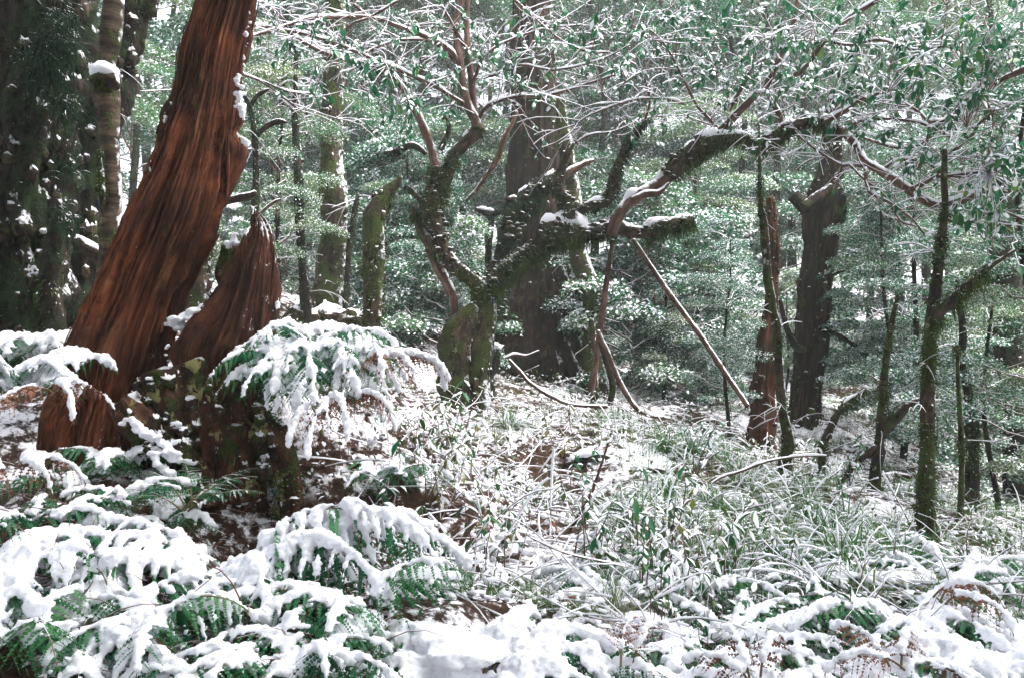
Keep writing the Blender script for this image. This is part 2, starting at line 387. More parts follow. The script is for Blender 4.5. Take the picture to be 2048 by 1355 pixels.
# ---------------------------------------------------------------- limb dressing: snow caps and moss fringe
def snow_cap(g, l, k=.75, lift=.5, direc=(0, 0, 1), cover=.0, seg=8, seed=0., thick=.75):
    d = np.asarray(direc, float); d = d / np.linalg.norm(d)
    hor = 1 - np.abs((l.T * d).sum(-1))
    nz = fbm(l.C * 5 + seed, 4) ; wgt = np.clip((hor - .16) * 2.2, 0, 1) * np.clip(.92 + nz * .9 + cover, 0, 1.3)
    pts = l.C + (d - l.T * (l.T @ d)[:, None]) * (l.R * (lift + .12) + .004)[:, None] * np.clip(wgt, .35, 1.2)[:, None]
    r = np.maximum(l.R * k * wgt, l.R * .15); e = np.linspace(0, 1, len(r)); r = r * np.sqrt(np.clip(np.minimum(e, 1 - e) * 14 + .03, 0, 1))
    s = limb(pts, r, seg, step=max(.02, float(np.mean(l.R)) * .5), amp=.28, freq=14, octv=3)
    put(g, s)
def fringe(g, l, per_m, ln=(.02, .09), down=.8, m=0, rad=.0028, patch=.06):
    N = int(per_m * 1.9 * l.L)
    if N < 1: return
    i = rng.integers(0, len(l.C), N); j = rng.integers(0, l.seg, N)
    p = l.V[i, j]; nrm = l.D[i, j]
    keep = (fbm(p * 5, 3) > patch - .02) & (nrm[:, 2] < .8); p, nrm = p[keep], nrm[keep]
    N = len(p); 
    if not N: return
    L = ln[0] + (ln[1] - ln[0]) * U(0, 1, N) ** 1.8; L = L * (1 + .6 * np.clip(-nrm[:, 2], 0, 1)) * np.where(U(0, 1, N) < .12, 1.9, 1)
    d0 = unit(nrm * .8 + rdir(N) * .5); dn = np.array([0, 0, -1.])
    a = p - nrm * .006; b = p + d0 * (L * .45)[:, None] + dn * (L * .25 * down)[:, None]; c = b + unit(d0 * .4 + dn * down + rdir(N) * .25) * (L * .65)[:, None]
    sd = unit(np.cross(d0, rdir(N))) * (rad * U(.6, 1.5, N))[:, None]
    V = np.stack([a - sd, a + sd, b - sd * .8, b + sd * .8, c], 1)
    k = (np.arange(N) * 5)[:, None]
    g.add(V.reshape(-1, 3), np.array([[0, 1, 3, 2]]) + k, np.array([[2, 3, 4]]) + k, m)

def path_px(pts, d, wpx=None):
    """[(px,py[,d])] and widths in photo pixels -> world points and radii"""
    A = []; D = []
    for q in pts:
        dd = q[2] if len(q) > 2 else d
        A.append(P(q[0], q[1], dd)); D.append(dd)
    return np.array(A), (np.array(wpx, float) * .5 * np.array(D) / F if wpx is not None else None)

def blob(g, c, r, seed=0., amp=.25, freq=4., m=0, nu=26, nv=16, zmin=-.6):
    a = np.linspace(0, 2 * np.pi, nu, endpoint=False); b = np.linspace(np.pi / 2, math.asin(zmin), nv)
    D = np.stack([np.cos(b)[:, None] * np.cos(a)[None], np.cos(b)[:, None] * np.sin(a)[None], np.repeat(np.sin(b)[:, None], nu, 1)], -1)
    V = c + D * np.asarray(r) * (1 + amp * fbm(D * freq * .5 + seed, 4))[..., None]
    i = np.arange(nv - 1)[:, None] * nu; j = np.arange(nu)[None]; j2 = (j + 1) % nu
    g.add(V.reshape(-1, 3), np.stack([i + j, i + nu + j, i + nu + j2, i + j2], -1).reshape(-1, 4), None, m)

def fuse(g, voxel, name, disp=.0085, fr=58., it=1):
    """melt overlapping snow into one lumpy mass"""
    o = bpy.data.objects.new('melt', g.mesh('melt', M['snow'])); COL.objects.link(o)
    md = o.modifiers.new('r', 'REMESH'); md.mode = 'VOXEL'; md.voxel_size = voxel; md.use_smooth_shade = True
    sm = o.modifiers.new('s', 'SMOOTH'); sm.iterations = it; sm.factor = .5
    me = bpy.data.meshes.new_from_object(o.evaluated_get(bpy.context.evaluated_depsgraph_get()))
    old = o.data; bpy.data.objects.remove(o); bpy.data.meshes.remove(old)
    n = len(me.vertices); v = np.zeros(n * 3, np.float32); me.vertices.foreach_get('co', v); nr = np.zeros(n * 3, np.float32); me.vertices.foreach_get('normal', nr)
    v = v.reshape(-1, 3); nr = nr.reshape(-1, 3); v = v + nr * (disp * fbm(v * fr, 4, .6))[:, None]
    me.vertices.foreach_set('co', v.astype(np.float32).ravel()); me.name = name
    if not me.materials: me.materials.append(M['snow'])
    me.polygons.foreach_set('use_smooth', np.ones(len(me.polygons), bool)); me.update(); return me
def moss_lumps(t, l, o, n, r0, r1):
    g = Geo(); sn = Geo()
    for q in range(n):
        i, j = rng.integers(0, len(l.C)), rng.integers(0, l.seg); p = l.V[i, j]; d = l.D[i, j]
        if d[1] > .3: continue
        r = U(r0, r1); blob(g, p, np.array([r, r, r * U(.6, 1.6)]), q * 1.7, .5, 8, 0, 14, 9, -.99)
        if rng.random() < .4: blob(sn, p + np.array([0, 0, r * .6]) + d * r * .3, np.array([r * .7, r * .7, r * .4]), q * 1.3, .5, 7, 0, 10, 6, -.99)
    g.local(o).build('moss_lumps', M['limb'], t, kind='stuff'); sn.local(o).build('snow', M['snow'], t, kind='stuff')
def snow_spots(L, d, parent, o, n=14):
    g = Geo()
    for px, py, wd, ht, dd in L:
        c = P(px, py, d + dd); u = d / F
        for q in range(n):
            t = U(-.95, .95); r = U(.2, .55) * min(wd, ht + 4) * u * (1 - .45 * abs(t))
            blob(g, c + np.array([(rng.normal() * .25 * wd) * u, rng.normal() * .3 * wd * u, t * ht * u]), np.array([r, r, r * U(.7, 1.1)]), rng.normal() * 9, .35, 6, 0, 12, 8, -.99)
    return link('snow', fuse(g.local(o), .006, 'snow', .003, 60., 1), parent, 'stuff')
# ---------------------------------------------------------------- trees traced from the photograph
def trunk_thing(name, label, cat, d, pts, wpx, mat, group=None, seg=18, amp=.14, freq=4., ridge=.06, kr=2.5, kv=.8, step=None,
                snow=True, moss=0, mm='moss', sink=.35, direc=(0, 0, 1), fine=0, mln=(.02, .08), part='trunk', flare=1.25, cover=0., sk=.75, slift=.5):
    A, R = path_px(pts, d, wpx)
    if A[-1, 2] < A[0, 2] and sink:            # listed top to bottom: run the foot into the ground
        f = A[-1].copy(); f[2] = min(f[2] - .1, gz(f[0], f[1])[0] - sink); A = np.vstack([A, f]); R = np.append(R, R[-1] * flare)
    A, R = A[::-1], R[::-1]
    o = A[0].copy(); o[2] = gz(o[0], o[1])[0]
    t = thing(name, label, cat, o, group)
    l = limb(A, R, seg, step, amp, freq, ridge, kr, kv, fine=fine)
    g = Geo(); put(g, l); g.local(o).build(part, M[mat], t)
    if snow and np.abs(l.T[:, 2]).min() < .86 or cover > 0:
        s = Geo(); snow_cap(s, l, sk, slift, direc, cover); s.local(o).build('snow', M['snow'], t)
    if moss:
        f = Geo(); fringe(f, l, moss, mln)
        for q in range(int(min(90, l.L * 34))):
            i_, j_ = rng.integers(0, len(l.C)), rng.integers(0, l.seg); r_ = min(l.R[i_] * U(.12, .34), U(.015, .04)); blob(f, l.V[i_, j_] - l.D[i_, j_] * r_ * .3, np.array([r_, r_, r_ * U(.8, 2.2)]), q * 1.7, .6, 9, 1, 8, 5, -.99)
        f.local(o).build('moss', [M[mm], M['limb']], t, kind='stuff')
    t['_o'] = list(o)
    if name in ('thin_mossy_tree', 'forked_sapling', 'dark_sapling', 'dead_snag', 'mossy_tree', 'dead_stub'):
        n_ = int(4 * l.L); i_ = rng.integers(len(l.C) // 6, len(l.C), n_); a_ = U(0, 6.28, n_)
        tp = twig_paths(l.C[i_], unit(np.stack([np.cos(a_), np.sin(a_), U(-.15, .6, n_)], -1)), U(.1, .45, n_), 6, .3, .12)
        j_ = rng.integers(0, n_, n_ * 2); tq = twig_paths(tp[j_, rng.integers(2, 6, n_ * 2)], unit((tp[j_, -1] - tp[j_, 0]) + rdir(n_ * 2) * .25), U(.06, .25, n_ * 2), 6, .3, .14)
        tp = np.concatenate([tp, tq]); rr = np.concatenate([U(.0022, .0045, n_), U(.0013, .0024, n_ * 2)])[:, None] * np.linspace(1, .35, 6)
        g = Geo(); tubes(g, tp, rr, 4); tubes(g, tp + np.array([0, 0, .004]), rr * np.clip(.9 + fbm(tp * 9, 3), .1, 1.4), 4, 1); g.local(o).build('twigs', [M['twig'], M['snow']], t, kind='stuff')
    return t, l, o
def add_limb(t, o, d, pts, wpx, mat='limb', seg=12, amp=.16, freq=6., ridge=.0, snow=True, moss=0, mm='moss', part='limb', mln=(.02, .08), direc=(0, 0, 1), cover=0., step=None, k=.75, lift=.5, patch=.06, lumps=0):
    A, R = path_px(pts, d, wpx)
    l = limb(A, R, seg, step, amp, freq, ridge)
    g = Geo(); put(g, l); p = g.local(o).build(part, M[mat], t)
    if snow: s = Geo(); snow_cap(s, l, k, lift, direc, cover); s.local(o).build('snow', M['snow'], p)
    if moss or lumps:
        f = Geo(); fringe(f, l, moss, mln, patch=patch)
        for q in range(lumps):
            i_, j_ = rng.integers(0, len(l.C)), rng.integers(0, l.seg); r_ = l.R[i_] * U(.16, .42); blob(f, l.V[i_, j_], np.array([r_ * U(.8, 1.6), r_, r_ * U(.6, 1)]), q * 1.7, .6, 9, 1, 8, 5, -.99)
        f.local(o).build('moss', [M[mm], M['limb']], p, kind='stuff')
    return l

# --- the leaning red trunk and its broken spur
RD = 4.5
t_red, l_red, o_red = trunk_thing('dead_tree', 'huge leaning dead tree of bare red fibrous wood rising out of the snowy fern bank', 'tree', RD,
    [(470,-60),(452,20),(430,100),(414,190),(392,290),(358,400),(318,500),(276,600),(240,700),(222,800),(210,880)],
    [94,98,108,112,138,164,170,168,182,202,216], 'red', seg=170, step=.015, amp=.10, freq=3.2, ridge=.24, kr=6.5, kv=.7, fine=11, snow=False, sink=.3, flare=1.15)
snow_spots([(478,192,16,24,-.1),(484,222,14,22,-.12),(488,286,13,10,-.15),(488,120,7,14,-.05),(492,70,8,30,-.05),(498,40,6,22,-.05),(476,160,8,16,-.1),(212,600,6,14,-.12),(238,495,6,12,-.1),(330,240,8,14,-.1),(345,212,8,12,-.1),(262,420,5,10,-.1),(300,335,6,16,-.1),(196,640,4,12,-.1)], RD, t_red, o_red)   # snow on the windward edge and the ledge at the notch
ax = [(458,150),(456,190),(470,228),(462,258),(464,280),(472,294),(464,330),(448,372),(436,410)]
add_limb(t_red, o_red, RD + .02, ax, [20,30,40,26,36,40,40,36,24], 'red', 26, .2, 5., .3, False, part='splintered_edge', step=.02)
add_limb(t_red, o_red, RD + .06, [(484,-30),(484,40),(474,100),(462,160)], [34,36,34,24], 'red', 24, .35, 9., .3, False, part='splintered_edge', step=.02)
def slivers(l, n, t, o):
    g = Geo(); i = rng.integers(4, len(l.C) - 30, n); j = rng.integers(0, l.seg, n); ln = rng.integers(6, 28, n); P_ = []
    for a, b, m in zip(i, j, ln):
        k = np.linspace(a, min(a + m, len(l.C) - 2), 6).astype(int); P_.append(l.V[k, b] + l.D[k, b] * np.array([-.004, .003, .004, .004, .006, .010])[:, None] * U(.5, 1.6))
    tubes(g, np.array(P_), (.003 + .013 * U(0, 1, n) ** 2.5)[:, None] * np.array([.3, .9, 1, .9, .6, .1])[None], 5, 0)
    g.local(o).build('splinters', M['red' if t.name == 'dead_tree' else 'reddark'], t, kind='stuff')
slivers(l_red, 520, t_red, o_red)
fu = Geo(); fringe(fu, l_red, 260, (.008, .02), .3, 0, .005, .35); fu.local(o_red).build('moss', M['moss'], t_red, kind='stuff')

t_spur, l_spur, o_spur = trunk_thing('broken_stump', 'broken red-brown stump tapering to a black splinter beside the leaning red trunk', 'stump', RD - .1,
    [(512,428),(519,450),(520,478),(510,520),(497,580),(478,650),(455,720),(440,790),(436,860)], [16,34,56,80,106,140,166,182,180], 'reddark', seg=120, step=.015, amp=.16, freq=4.4, ridge=.22, kr=5.5, kv=.9, fine=9, snow=False, sink=.2)
snow_spots([(541,500,9,30,-.02),(536,465,11,20,-.02),(547,548,7,26,0),(524,452,8,12,-.1),(552,585,8,22,0),(556,610,9,16,-.05),(470,478,20,11,.0),(458,490,12,9,0),(485,466,10,8,0),(415,610,7,26,.02)], RD - .1, t_spur, o_spur)
slivers(l_spur, 110, t_spur, o_spur)
add_limb(t_spur, o_spur, RD - .12, [(537,462),(540,500),(540,560),(530,640)], [6,22,34,50], 'reddark', 24, .3, 8, .3, False, part='splinter')
add_limb(t_spur, o_spur, RD - .16, [(490,470),(486,510),(476,570),(450,660)], [6,20,36,60], 'reddark', 24, .3, 8, .3, False, part='splinter')
add_limb(t_spur, o_spur, RD - .02, [(462,492),(460,540),(462,590),(470,640)], [34,46,40,36], 'redbase', 20, .35, 7, .2, False, part='splinter')
add_limb(t_spur, o_spur, RD - .05, [(438,575),(418,612),(402,650),(395,720)], [10,16,34,60], 'reddark', 20, .3, 7, .25, False, part='splinter')
# mossy rotten root mass between and below them, with the dark hollow
o_base = P(430, 900, RD - .15)
t_base = thing('root_mass', 'mossy rotten root mass with a dark hollow at the foot of the red trunk', 'stump', o_base)
g = Geo()
for pts, wd, dd, am in [([(400,720),(420,780),(450,850),(480,910),(498,985)], [110,150,150,120,70], -.16, .2), ([(330,740),(340,800),(350,860),(360,930)], [90,120,130,120], -.2, .25),
                        ([(455,770),(485,830),(520,870),(560,905),(575,970),(575,1050)], [90,96,84,64,60,66], -.14, .2), ([(250,800),(300,850),(360,900),(420,960)], [60,80,80,60], -.3, .3),
                        ([(470,850),(462,900),(448,960),(430,1010)], [50,44,40,40], -.3, .3)]:
    A, R = path_px(pts, RD + dd, wd); put(g, limb(A, R, 30, .03, am, 6, .16, 4, 1.2))
g.local(o_base).build('root', M['redbase'], t_base)
g = Geo(); A, R = path_px([(520,880),(520,960),(522,1060)], RD + .06, [90,100,110]); put(g, limb(A, R, 24, .03, .2, 6, .25, 4, .8)); g.local(o_base).build('hollow_heartwood', M['red'], t_base)
s = Geo()
for pts, wd, dd in [([(258,818),(270,850),(300,870),(330,888),(352,910),(385,925)], [16,26,26,24,28,20], -.46), ([(300,905),(340,950),(330,985),(280,1010)], [22,30,34,28], -.5), ([(425,848),(445,840),(465,850)], [16,26,18], -.28), ([(345,655),(380,632),(412,612)], [30,36,24], -.12),
                    ([(332,690),(336,720)], [18,12], -.2), ([(395,885),(372,880)], [20,14], -.34), ([(210,930),(225,960)], [20,26], -.4), ([(320,745),(315,760)], [14,10], -.2), ([(255,838),(240,850)], [14, 18], -.42)]:
    A, R = path_px(pts, RD + dd, wd); q = catmull(np.column_stack([A, R]), max(4, int(np.linalg.norm(np.diff(A, axis=0), axis=1).sum() / .012)))
    for c in q:
        blob(s, c[:3] + rng.normal(size=3) * c[3] * .35, np.array([1, 1, .6]) * c[3] * U(.45, .95), rng.normal() * 9, .35, 6, 0, 12, 8, -.99)
link('snow', fuse(s.local(o_base), .007, 'snow', .004, 50., 1), t_base, 'stuff')
f = Geo()
for pts, wd, dd in [([(455,770),(485,830),(520,870),(560,905),(575,970),(575,1050)], [92,98,86,66,62,68], -.14), ([(330,740),(340,800),(350,860)], [92,122,132], -.2)]:
    A, R = path_px(pts, RD + dd, wd); fringe(f, limb(A, R, 20, .03, .2, 6), 1500, (.01, .03), .5, 0, .004, .0)
f.local(o_base).build('moss', M['moss'], t_base, kind='stuff')
for pts, wd, dd in [([(440,760),(470,830),(500,890),(530,940)], [150,150,130,90], -.16), ([(320,760),(340,830),(350,900)], [90,130,130], -.2), ([(300,850),(350,890),(410,940)], [70,80,70], -.32)]:
    A, R = path_px(pts, RD + dd, wd); moss_lumps(t_base, limb(A, R, 20, .03, .2, 6), o_base, 60, .012, .04)

# --- left edge trees
t, l, o = trunk_thing('old_tree', 'massive dark old trunk shaggy with moss and hanging tufts at the picture edge', 'tree', 5.6,
    [(78,-60),(66,60),(52,200),(46,330),(40,450),(44,560),(34,660)], [190,180,190,178,170,172,190], 'darkbark', seg=64, step=.03, amp=.30, freq=4.2, ridge=.2, kr=4, snow=True, moss=700, mm='mossd', mln=(.02, .07))
moss_lumps(t, l, o, 130, .02, .07)
add_limb(t, o, 5.3, [(110,400),(112,470),(100,560),(112,660),(118,720)], [30,34,44,40,50], 'darkbark', 18, .2, 6, .1, True, 500, 'moss', part='root', direc=(0, 0, 1))
f = Geo()
for px, py, n, ln in [(115,80,150,.24),(100,140,150,.2),(125,200,110,.18),(60,110,60,.12),(140,330,40,.12),(130,430,60,.12),(125,30,90,.2)]:
    c = P(px, py, 5.25); N = n; st = c + rng.normal(size=(N, 3)) * np.array([.045, .05, .05])
    dr = unit(np.array([.35, -.5, -.25]) + rng.normal(size=(N, 3)) * .45); tp = twig_paths(st, dr, U(.5, 1.1, N) * ln, 5, .9, .15)
    tubes(f, tp, np.repeat(np.array([[.0028, .0032, .0028, .002, .0008]]), N, 0), 3)
f.local(o).build('hanging_tufts', M['mossd'], t, kind='stuff')
t, l, o = trunk_thing('mossy_tree', 'dark mossy tree leaning behind the pale ringed sapling, branch stub with snow', 'tree', 6.4,
    [(285,-60),(262,40),(225,140),(196,240),(180,340),(170,450),(160,560),(158,650)], [70,74,84,84,80,84,92,100], 'darkbark', seg=48, step=.03, amp=.26, freq=4.4, ridge=.18, kr=4, moss=420, mm='mossd')
moss_lumps(t, l, o, 70, .02, .06)
add_limb(t, o, 6.0, [(112,462),(140,478),(175,497),(205,515)], [16,28,32,22], 'limb', 14, .2, 7, 0, True, 900, 'mossd', mln=(.03, .12))
t, l, o = trunk_thing('pale_sapling', 'slim pale ringed trunk with a mossy knot and snow down one side', 'tree', 5.0,
    [(229,-60),(226,20),(220,80),(212,130),(210,165),(215,210),(219,270),(222,330),(224,390),(222,450),(219,520),(214,600)], [36,40,42,36,52,46,38,36,38,44,42,46], 'birch', seg=24, step=.02, amp=.09, freq=6, ridge=.03, snow=True, direc=(.95, -.35, .25), sink=.4, cover=-.1, sk=.36, slift=.74)
add_limb(t, o, 4.9, [(186,168),(200,158),(222,160),(236,176)], [20,36,38,20], 'mossbark', 16, .3, 12, 0, True, 900, 'moss', part='mossy_knot', mln=(.01, .03))
add_limb(t, o, 4.93, [(200,300),(202,350),(204,400),(204,425)], [6,14,14,6], 'mossbark', 10, .4, 12, 0, False, 900, 'moss', part='mossy_knot', mln=(.01, .04))

# --- middle distance, left of the twisted tree
trunk_thing('mossy_tree', 'tall straight moss-patched trunk standing on boulders behind the fern bank', 'tree', 10.2,
    [(672,-60),(670,60),(667,170),(663,250),(662,330),(668,390),(668,460),(661,540),(656,600),(656,650)], [38,40,44,46,46,56,54,60,70,86], 'mossbark', seg=24, amp=.12, freq=2.6, ridge=.05, moss=260, snow=True, direc=(0, 0, 1))
t, l, o = trunk_thing('snapped_trunk', 'snapped bright green mossy trunk with a jagged leaning tip', 'trunk', 7.5,
    [(803,352),(796,364),(778,384),(760,412),(750,440),(748,480),(748,530),(745,605),(743,690),(744,756)], [5,16,28,42,48,48,46,41,36,40], 'mossbark', seg=26, step=.025, amp=.16, freq=4, ridge=.10, kr=3, moss=1500, mln=(.015, .06), direc=(0, 0, 1))
trunk_thing('dark_sapling', 'thin dark lichened stem beside the straight mossy trunk', 'tree', 9, [(592,100),(591,250),(596,330),(600,450),(606,540),(612,620)], [10,14,16,17,16,20], 'darkbark', seg=10, moss=160, mm='mossd', amp=.25, direc=(0, 0, 1))
trunk_thing('dead_stub', 'short black mossy stub between the straight trunk and the snapped trunk', 'trunk', 10, [(715,388),(709,430),(704,470),(697,520),(690,640)], [6,12,14,12,14], 'darkbark', seg=10, moss=200, mm='mossd', amp=.2)
t, l, o = trunk_thing('forked_sapling', 'slim dark forked stem rising behind the black splintered stump', 'tree', 7.2,
    [(479,165),(487,188),(498,208),(506,240),(510,280),(512,340),(511,400),(509,450),(506,620)], [5,8,12,12,13,14,15,15,18], 'darkbark', seg=12, moss=200, mm='mossd', amp=.2)
add_limb(t, o, 7.2, [(538,178),(520,188),(508,200),(503,212)], [5,9,10,8], 'limb', moss=200, mm='mossd')
add_limb(t, o, 7.2, [(511,275),(535,252),(560,243),(575,246)], [8,12,12,4], 'limb', moss=300, mm='mossd')
add_limb(t, o, 7.0, [(440,408),(470,398),(500,392),(512,384)], [12,16,15,10], 'limb', moss=600, mm='mossd', mln=(.02, .07))
add_limb(t, o, 7.2, [(512,440),(528,420),(548,404),(560,398)], [8,7,6,3], 'branch', snow=False)
trunk_thing('mossy_tree', 'mossy trunk half hidden behind the leaning red trunk', 'tree', 7.4, [(412,440),(404,500),(398,560),(392,640)], [34,42,46,54], 'mossbark', seg=18, moss=500, snow=False)
t = thing('boulder', 'moss-covered boulder with a thin cap of snow at the foot of the straight trunk', 'boulder', P(640,650,9.4)); g = Geo()
blob(g, P(655,640,9.4), np.array([.28, .25, .17]), 3.); g.local(P(640,650,9.4)).build('rock', M['limb'], t)
t = thing('boulder', 'smaller mossy boulder touching the snow-capped one', 'boulder', P(700,655,9.2)); g = Geo()
blob(g, P(702,650,9.2), np.array([.15, .18, .17]), 9.); g.local(P(700,655,9.2)).build('rock', M['limb'], t)
t = thing('boulder', 'dark mossy lump beside the big moss-covered boulder', 'boulder', P(600,645,9.1)); g = Geo()
blob(g, P(602,640,9.1), np.array([.17, .2, .16]), 5.); g.local(P(600,645,9.1)).build('rock', M['limb'], t)

# --- the twisted tree
TD = 8.5
BR = []                      # thin branch polylines (world), for twigs and leaves
t_tw, l_tw, o_tw = trunk_thing('twisted_tree', 'twisted mossy tree with forked limbs sweeping out in the middle of the clearing', 'tree', TD,
    [(968,585),(972,610),(967,640),(956,690),(945,735),(939,775),(935,815)], [34,41,50,62,72,80,98], 'mossbark', seg=30, step=.02, amp=.12, freq=4, ridge=.10, kr=2.5, kv=.6, moss=500, mln=(.01, .04), snow=False, flare=1.35)
kw = dict(part='limb')
add_limb(t_tw, o_tw, TD - .06, [(952,612),(936,632),(918,664),(910,705),(909,755),(910,800),(908,850)], [18,42,64,72,76,80,116], 'mossbark', 28, .13, 5., .10, True, 600, part='stem', direc=(-.3, -.1, .9), mln=(.01, .04), step=.02)
add_limb(t_tw, o_tw, TD - .16, [(915,650),(918,690),(925,730),(922,770)], [6,14,16,8], 'redbase', 14, .3, 8, .1, False, part='bark_scar')
# left fork
L1 = add_limb(t_tw, o_tw, TD, [(970,602),(962,578),(938,556),(912,536),(894,512),(880,480),(870,448),(862,425),(868,400),(874,370),(875,335)], [35,34,32,32,32,34,38,38,36,32,28], 'limb', 20, .2, 5., .06, True, 2600, 'moss', mln=(.02, .075), direc=(-.2, 0, 1), patch=-.2, lumps=110)
add_limb(t_tw, o_tw, TD, [(826,412),(838,448),(850,475),(872,500)], [6,18,24,20], 'limb', 14, .3, 7, .1, False, 900, 'moss')
add_limb(t_tw, o_tw, TD + .1, [(850,470),(872,528),(894,568),(907,598),(910,640)], [18,22,22,18,16], 'branch', 12, .18, 6, .1, True)
add_limb(t_tw, o_tw, TD, [(860,425),(840,400),(822,382),(812,372)], [16,14,12,7], 'limb', 12, .3, 8, .1, True, 1500, 'mossd')
add_limb(t_tw, o_tw, TD, [(874,345),(864,302),(856,280),(841,240),(818,195),(796,162),(772,140)], [22,19,17,17,15,13,11], 'branch', 14, .12, 6, .04, True, direc=(.35, -.1, .9), cover=.15)
add_limb(t_tw, o_tw, TD, [(880,402),(890,364),(908,313),(930,286),(950,268),(957,255)], [20,25,23,24,24,22], 'limb', 16, .16, 6, .04, True, 1500, 'moss', direc=(-.3, 0, .9))
add_limb(t_tw, o_tw, TD, [(956,262),(950,240),(936,212),(926,172),(919,125),(914,80),(913,40),(925,-10),(930,-50)], [22,20,19,18,17,15,14,13,12], 'branch', 14, .12, 6, .04, True, direc=(.4, -.1, .9))
add_limb(t_tw, o_tw, TD + .08, [(950,240),(946,200),(942,156),(936,100),(934,50),(936,-40)], [12,13,13,12,11,10], 'branch', 10, .14, 6, .03, True, direc=(.4, -.1, .9))
add_limb(t_tw, o_tw, TD + .2, [(880,300),(893,275),(898,250),(890,232)], [12,11,9,5], 'limb', 10, .2, 8, 0, True, 500)
add_limb(t_tw, o_tw, TD + .3, [(768,306),(790,306),(806,296),(830,292),(852,308)], [8,18,14,14,10], 'limb', 12, .25, 8, 0, True, 1200, 'mossd')
# right fork
L2 = add_limb(t_tw, o_tw, TD, [(972,600),(984,572),(1000,550),(1030,524),(1058,506),(1085,488),(1108,468),(1140,462),(1172,464),(1200,462),(1232,454),(1255,462),(1285,466),(1320,456),(1350,446),(1386,440)], [30,30,30,30,30,36,48,44,38,34,34,32,28,28,32,20], 'limb', 22, .2, 5., .06, True, 3400, 'moss', mln=(.02, .085), cover=.1, k=.82, lift=.55, patch=-.35, lumps=150)
add_limb(t_tw, o_tw, TD - .05, [(1078,490),(1082,470),(1094,456),(1112,448),(1132,440),(1140,424),(1134,404),(1122,390),(1117,368),(1122,342),(1134,312),(1148,286)], [30,34,32,30,30,26,26,24,22,20,16,6], 'limb', 18, .2, 6., .08, True, 2200, 'mossd', mln=(.015, .06), direc=(-.1, 0, 1), patch=-.2, lumps=60)
add_limb(t_tw, o_tw, TD + .7, [(985,640),(990,600),(1000,560),(1010,515),(1018,470),(1030,430),(1050,402),(1078,382),(1104,362),(1126,352)], [38,38,38,40,44,46,44,40,32,22], 'darkbark', 22, .18, 4., .1, True, 1400, 'mossd', mln=(.02, .10), direc=(-.1, 0, 1), cover=.1, patch=-.3, lumps=120)
add_limb(t_tw, o_tw, TD + .6, [(1126,352),(1150,338),(1172,326),(1188,320)], [20,17,12,6], 'branch', 12, .2, 8, .06, True, 500, 'mossd')
add_limb(t_tw, o_tw, TD, [(1146,448),(1156,430),(1170,416),(1190,408),(1212,404),(1222,385),(1228,355),(1238,328),(1254,292),(1272,262),(1296,240)], [18,19,22,24,22,22,24,22,17,12,6], 'limb', 16, .16, 6., .06, True, 1800, 'mossd', mln=(.015, .06), patch=-.2, lumps=60)
add_limb(t_tw, o_tw, TD - .1, [(1222,470),(1232,440),(1250,412),(1272,394),(1300,378),(1330,358),(1350,338)], [20,24,26,26,26,28,32], 'branch', 18, .16, 6., .08, True, direc=(-.2, -.1, .95))
add_limb(t_tw, o_tw, TD - .25, [(1262,398),(1290,388),(1318,384),(1338,366)], [6,16,16,8], 'branch', 12, .3, 8, .2, False, part='bark_scar')
L3 = add_limb(t_tw, o_tw, 0, [(1340,350,8.35),(1366,322,8.3),(1392,302,8.25),(1420,286,8.2),(1452,280,8.1),(1490,278,8.0),(1522,292,7.9),(1546,278,7.8),(1575,258,7.7),(1612,246,7.6),(1650,246,7.5),(1686,262,7.4)], [36,40,40,36,28,24,24,26,24,22,20,18], 'limb', 20, .18, 6., .06, True, 2400, 'moss', mln=(.015, .06), cover=.12, patch=-.25, lumps=110)
L4 = add_limb(t_tw, o_tw, 0, [(1682,258,7.4),(1712,290,7.3),(1728,322,7.2),(1758,340,7.1),(1800,366,7),(1840,394,6.9),(1880,412,6.8),(1918,402,6.7),(1950,390,6.6),(2000,382,6.4),(2080,378,6.2)], [17,17,18,19,21,21,20,16,14,12,11], 'branch', 14, .12, 6., .03, True, cover=.15)
def br(pts, wpx, d0, d1, mat='branch'):
    pts = [(a, b, d0 + (d1 - d0) * k / (len(pts) - 1)) for k, (a, b) in enumerate(pts)]
    l = add_limb(t_tw, o_tw, 0, pts, np.linspace(wpx[0], wpx[1], len(pts)), mat, 8, .14, 8., 0, True, part='branch', cover=.2, step=.035, k=.85)
    BR.append(l); return l
for l in (L3, L4): BR.append(l)
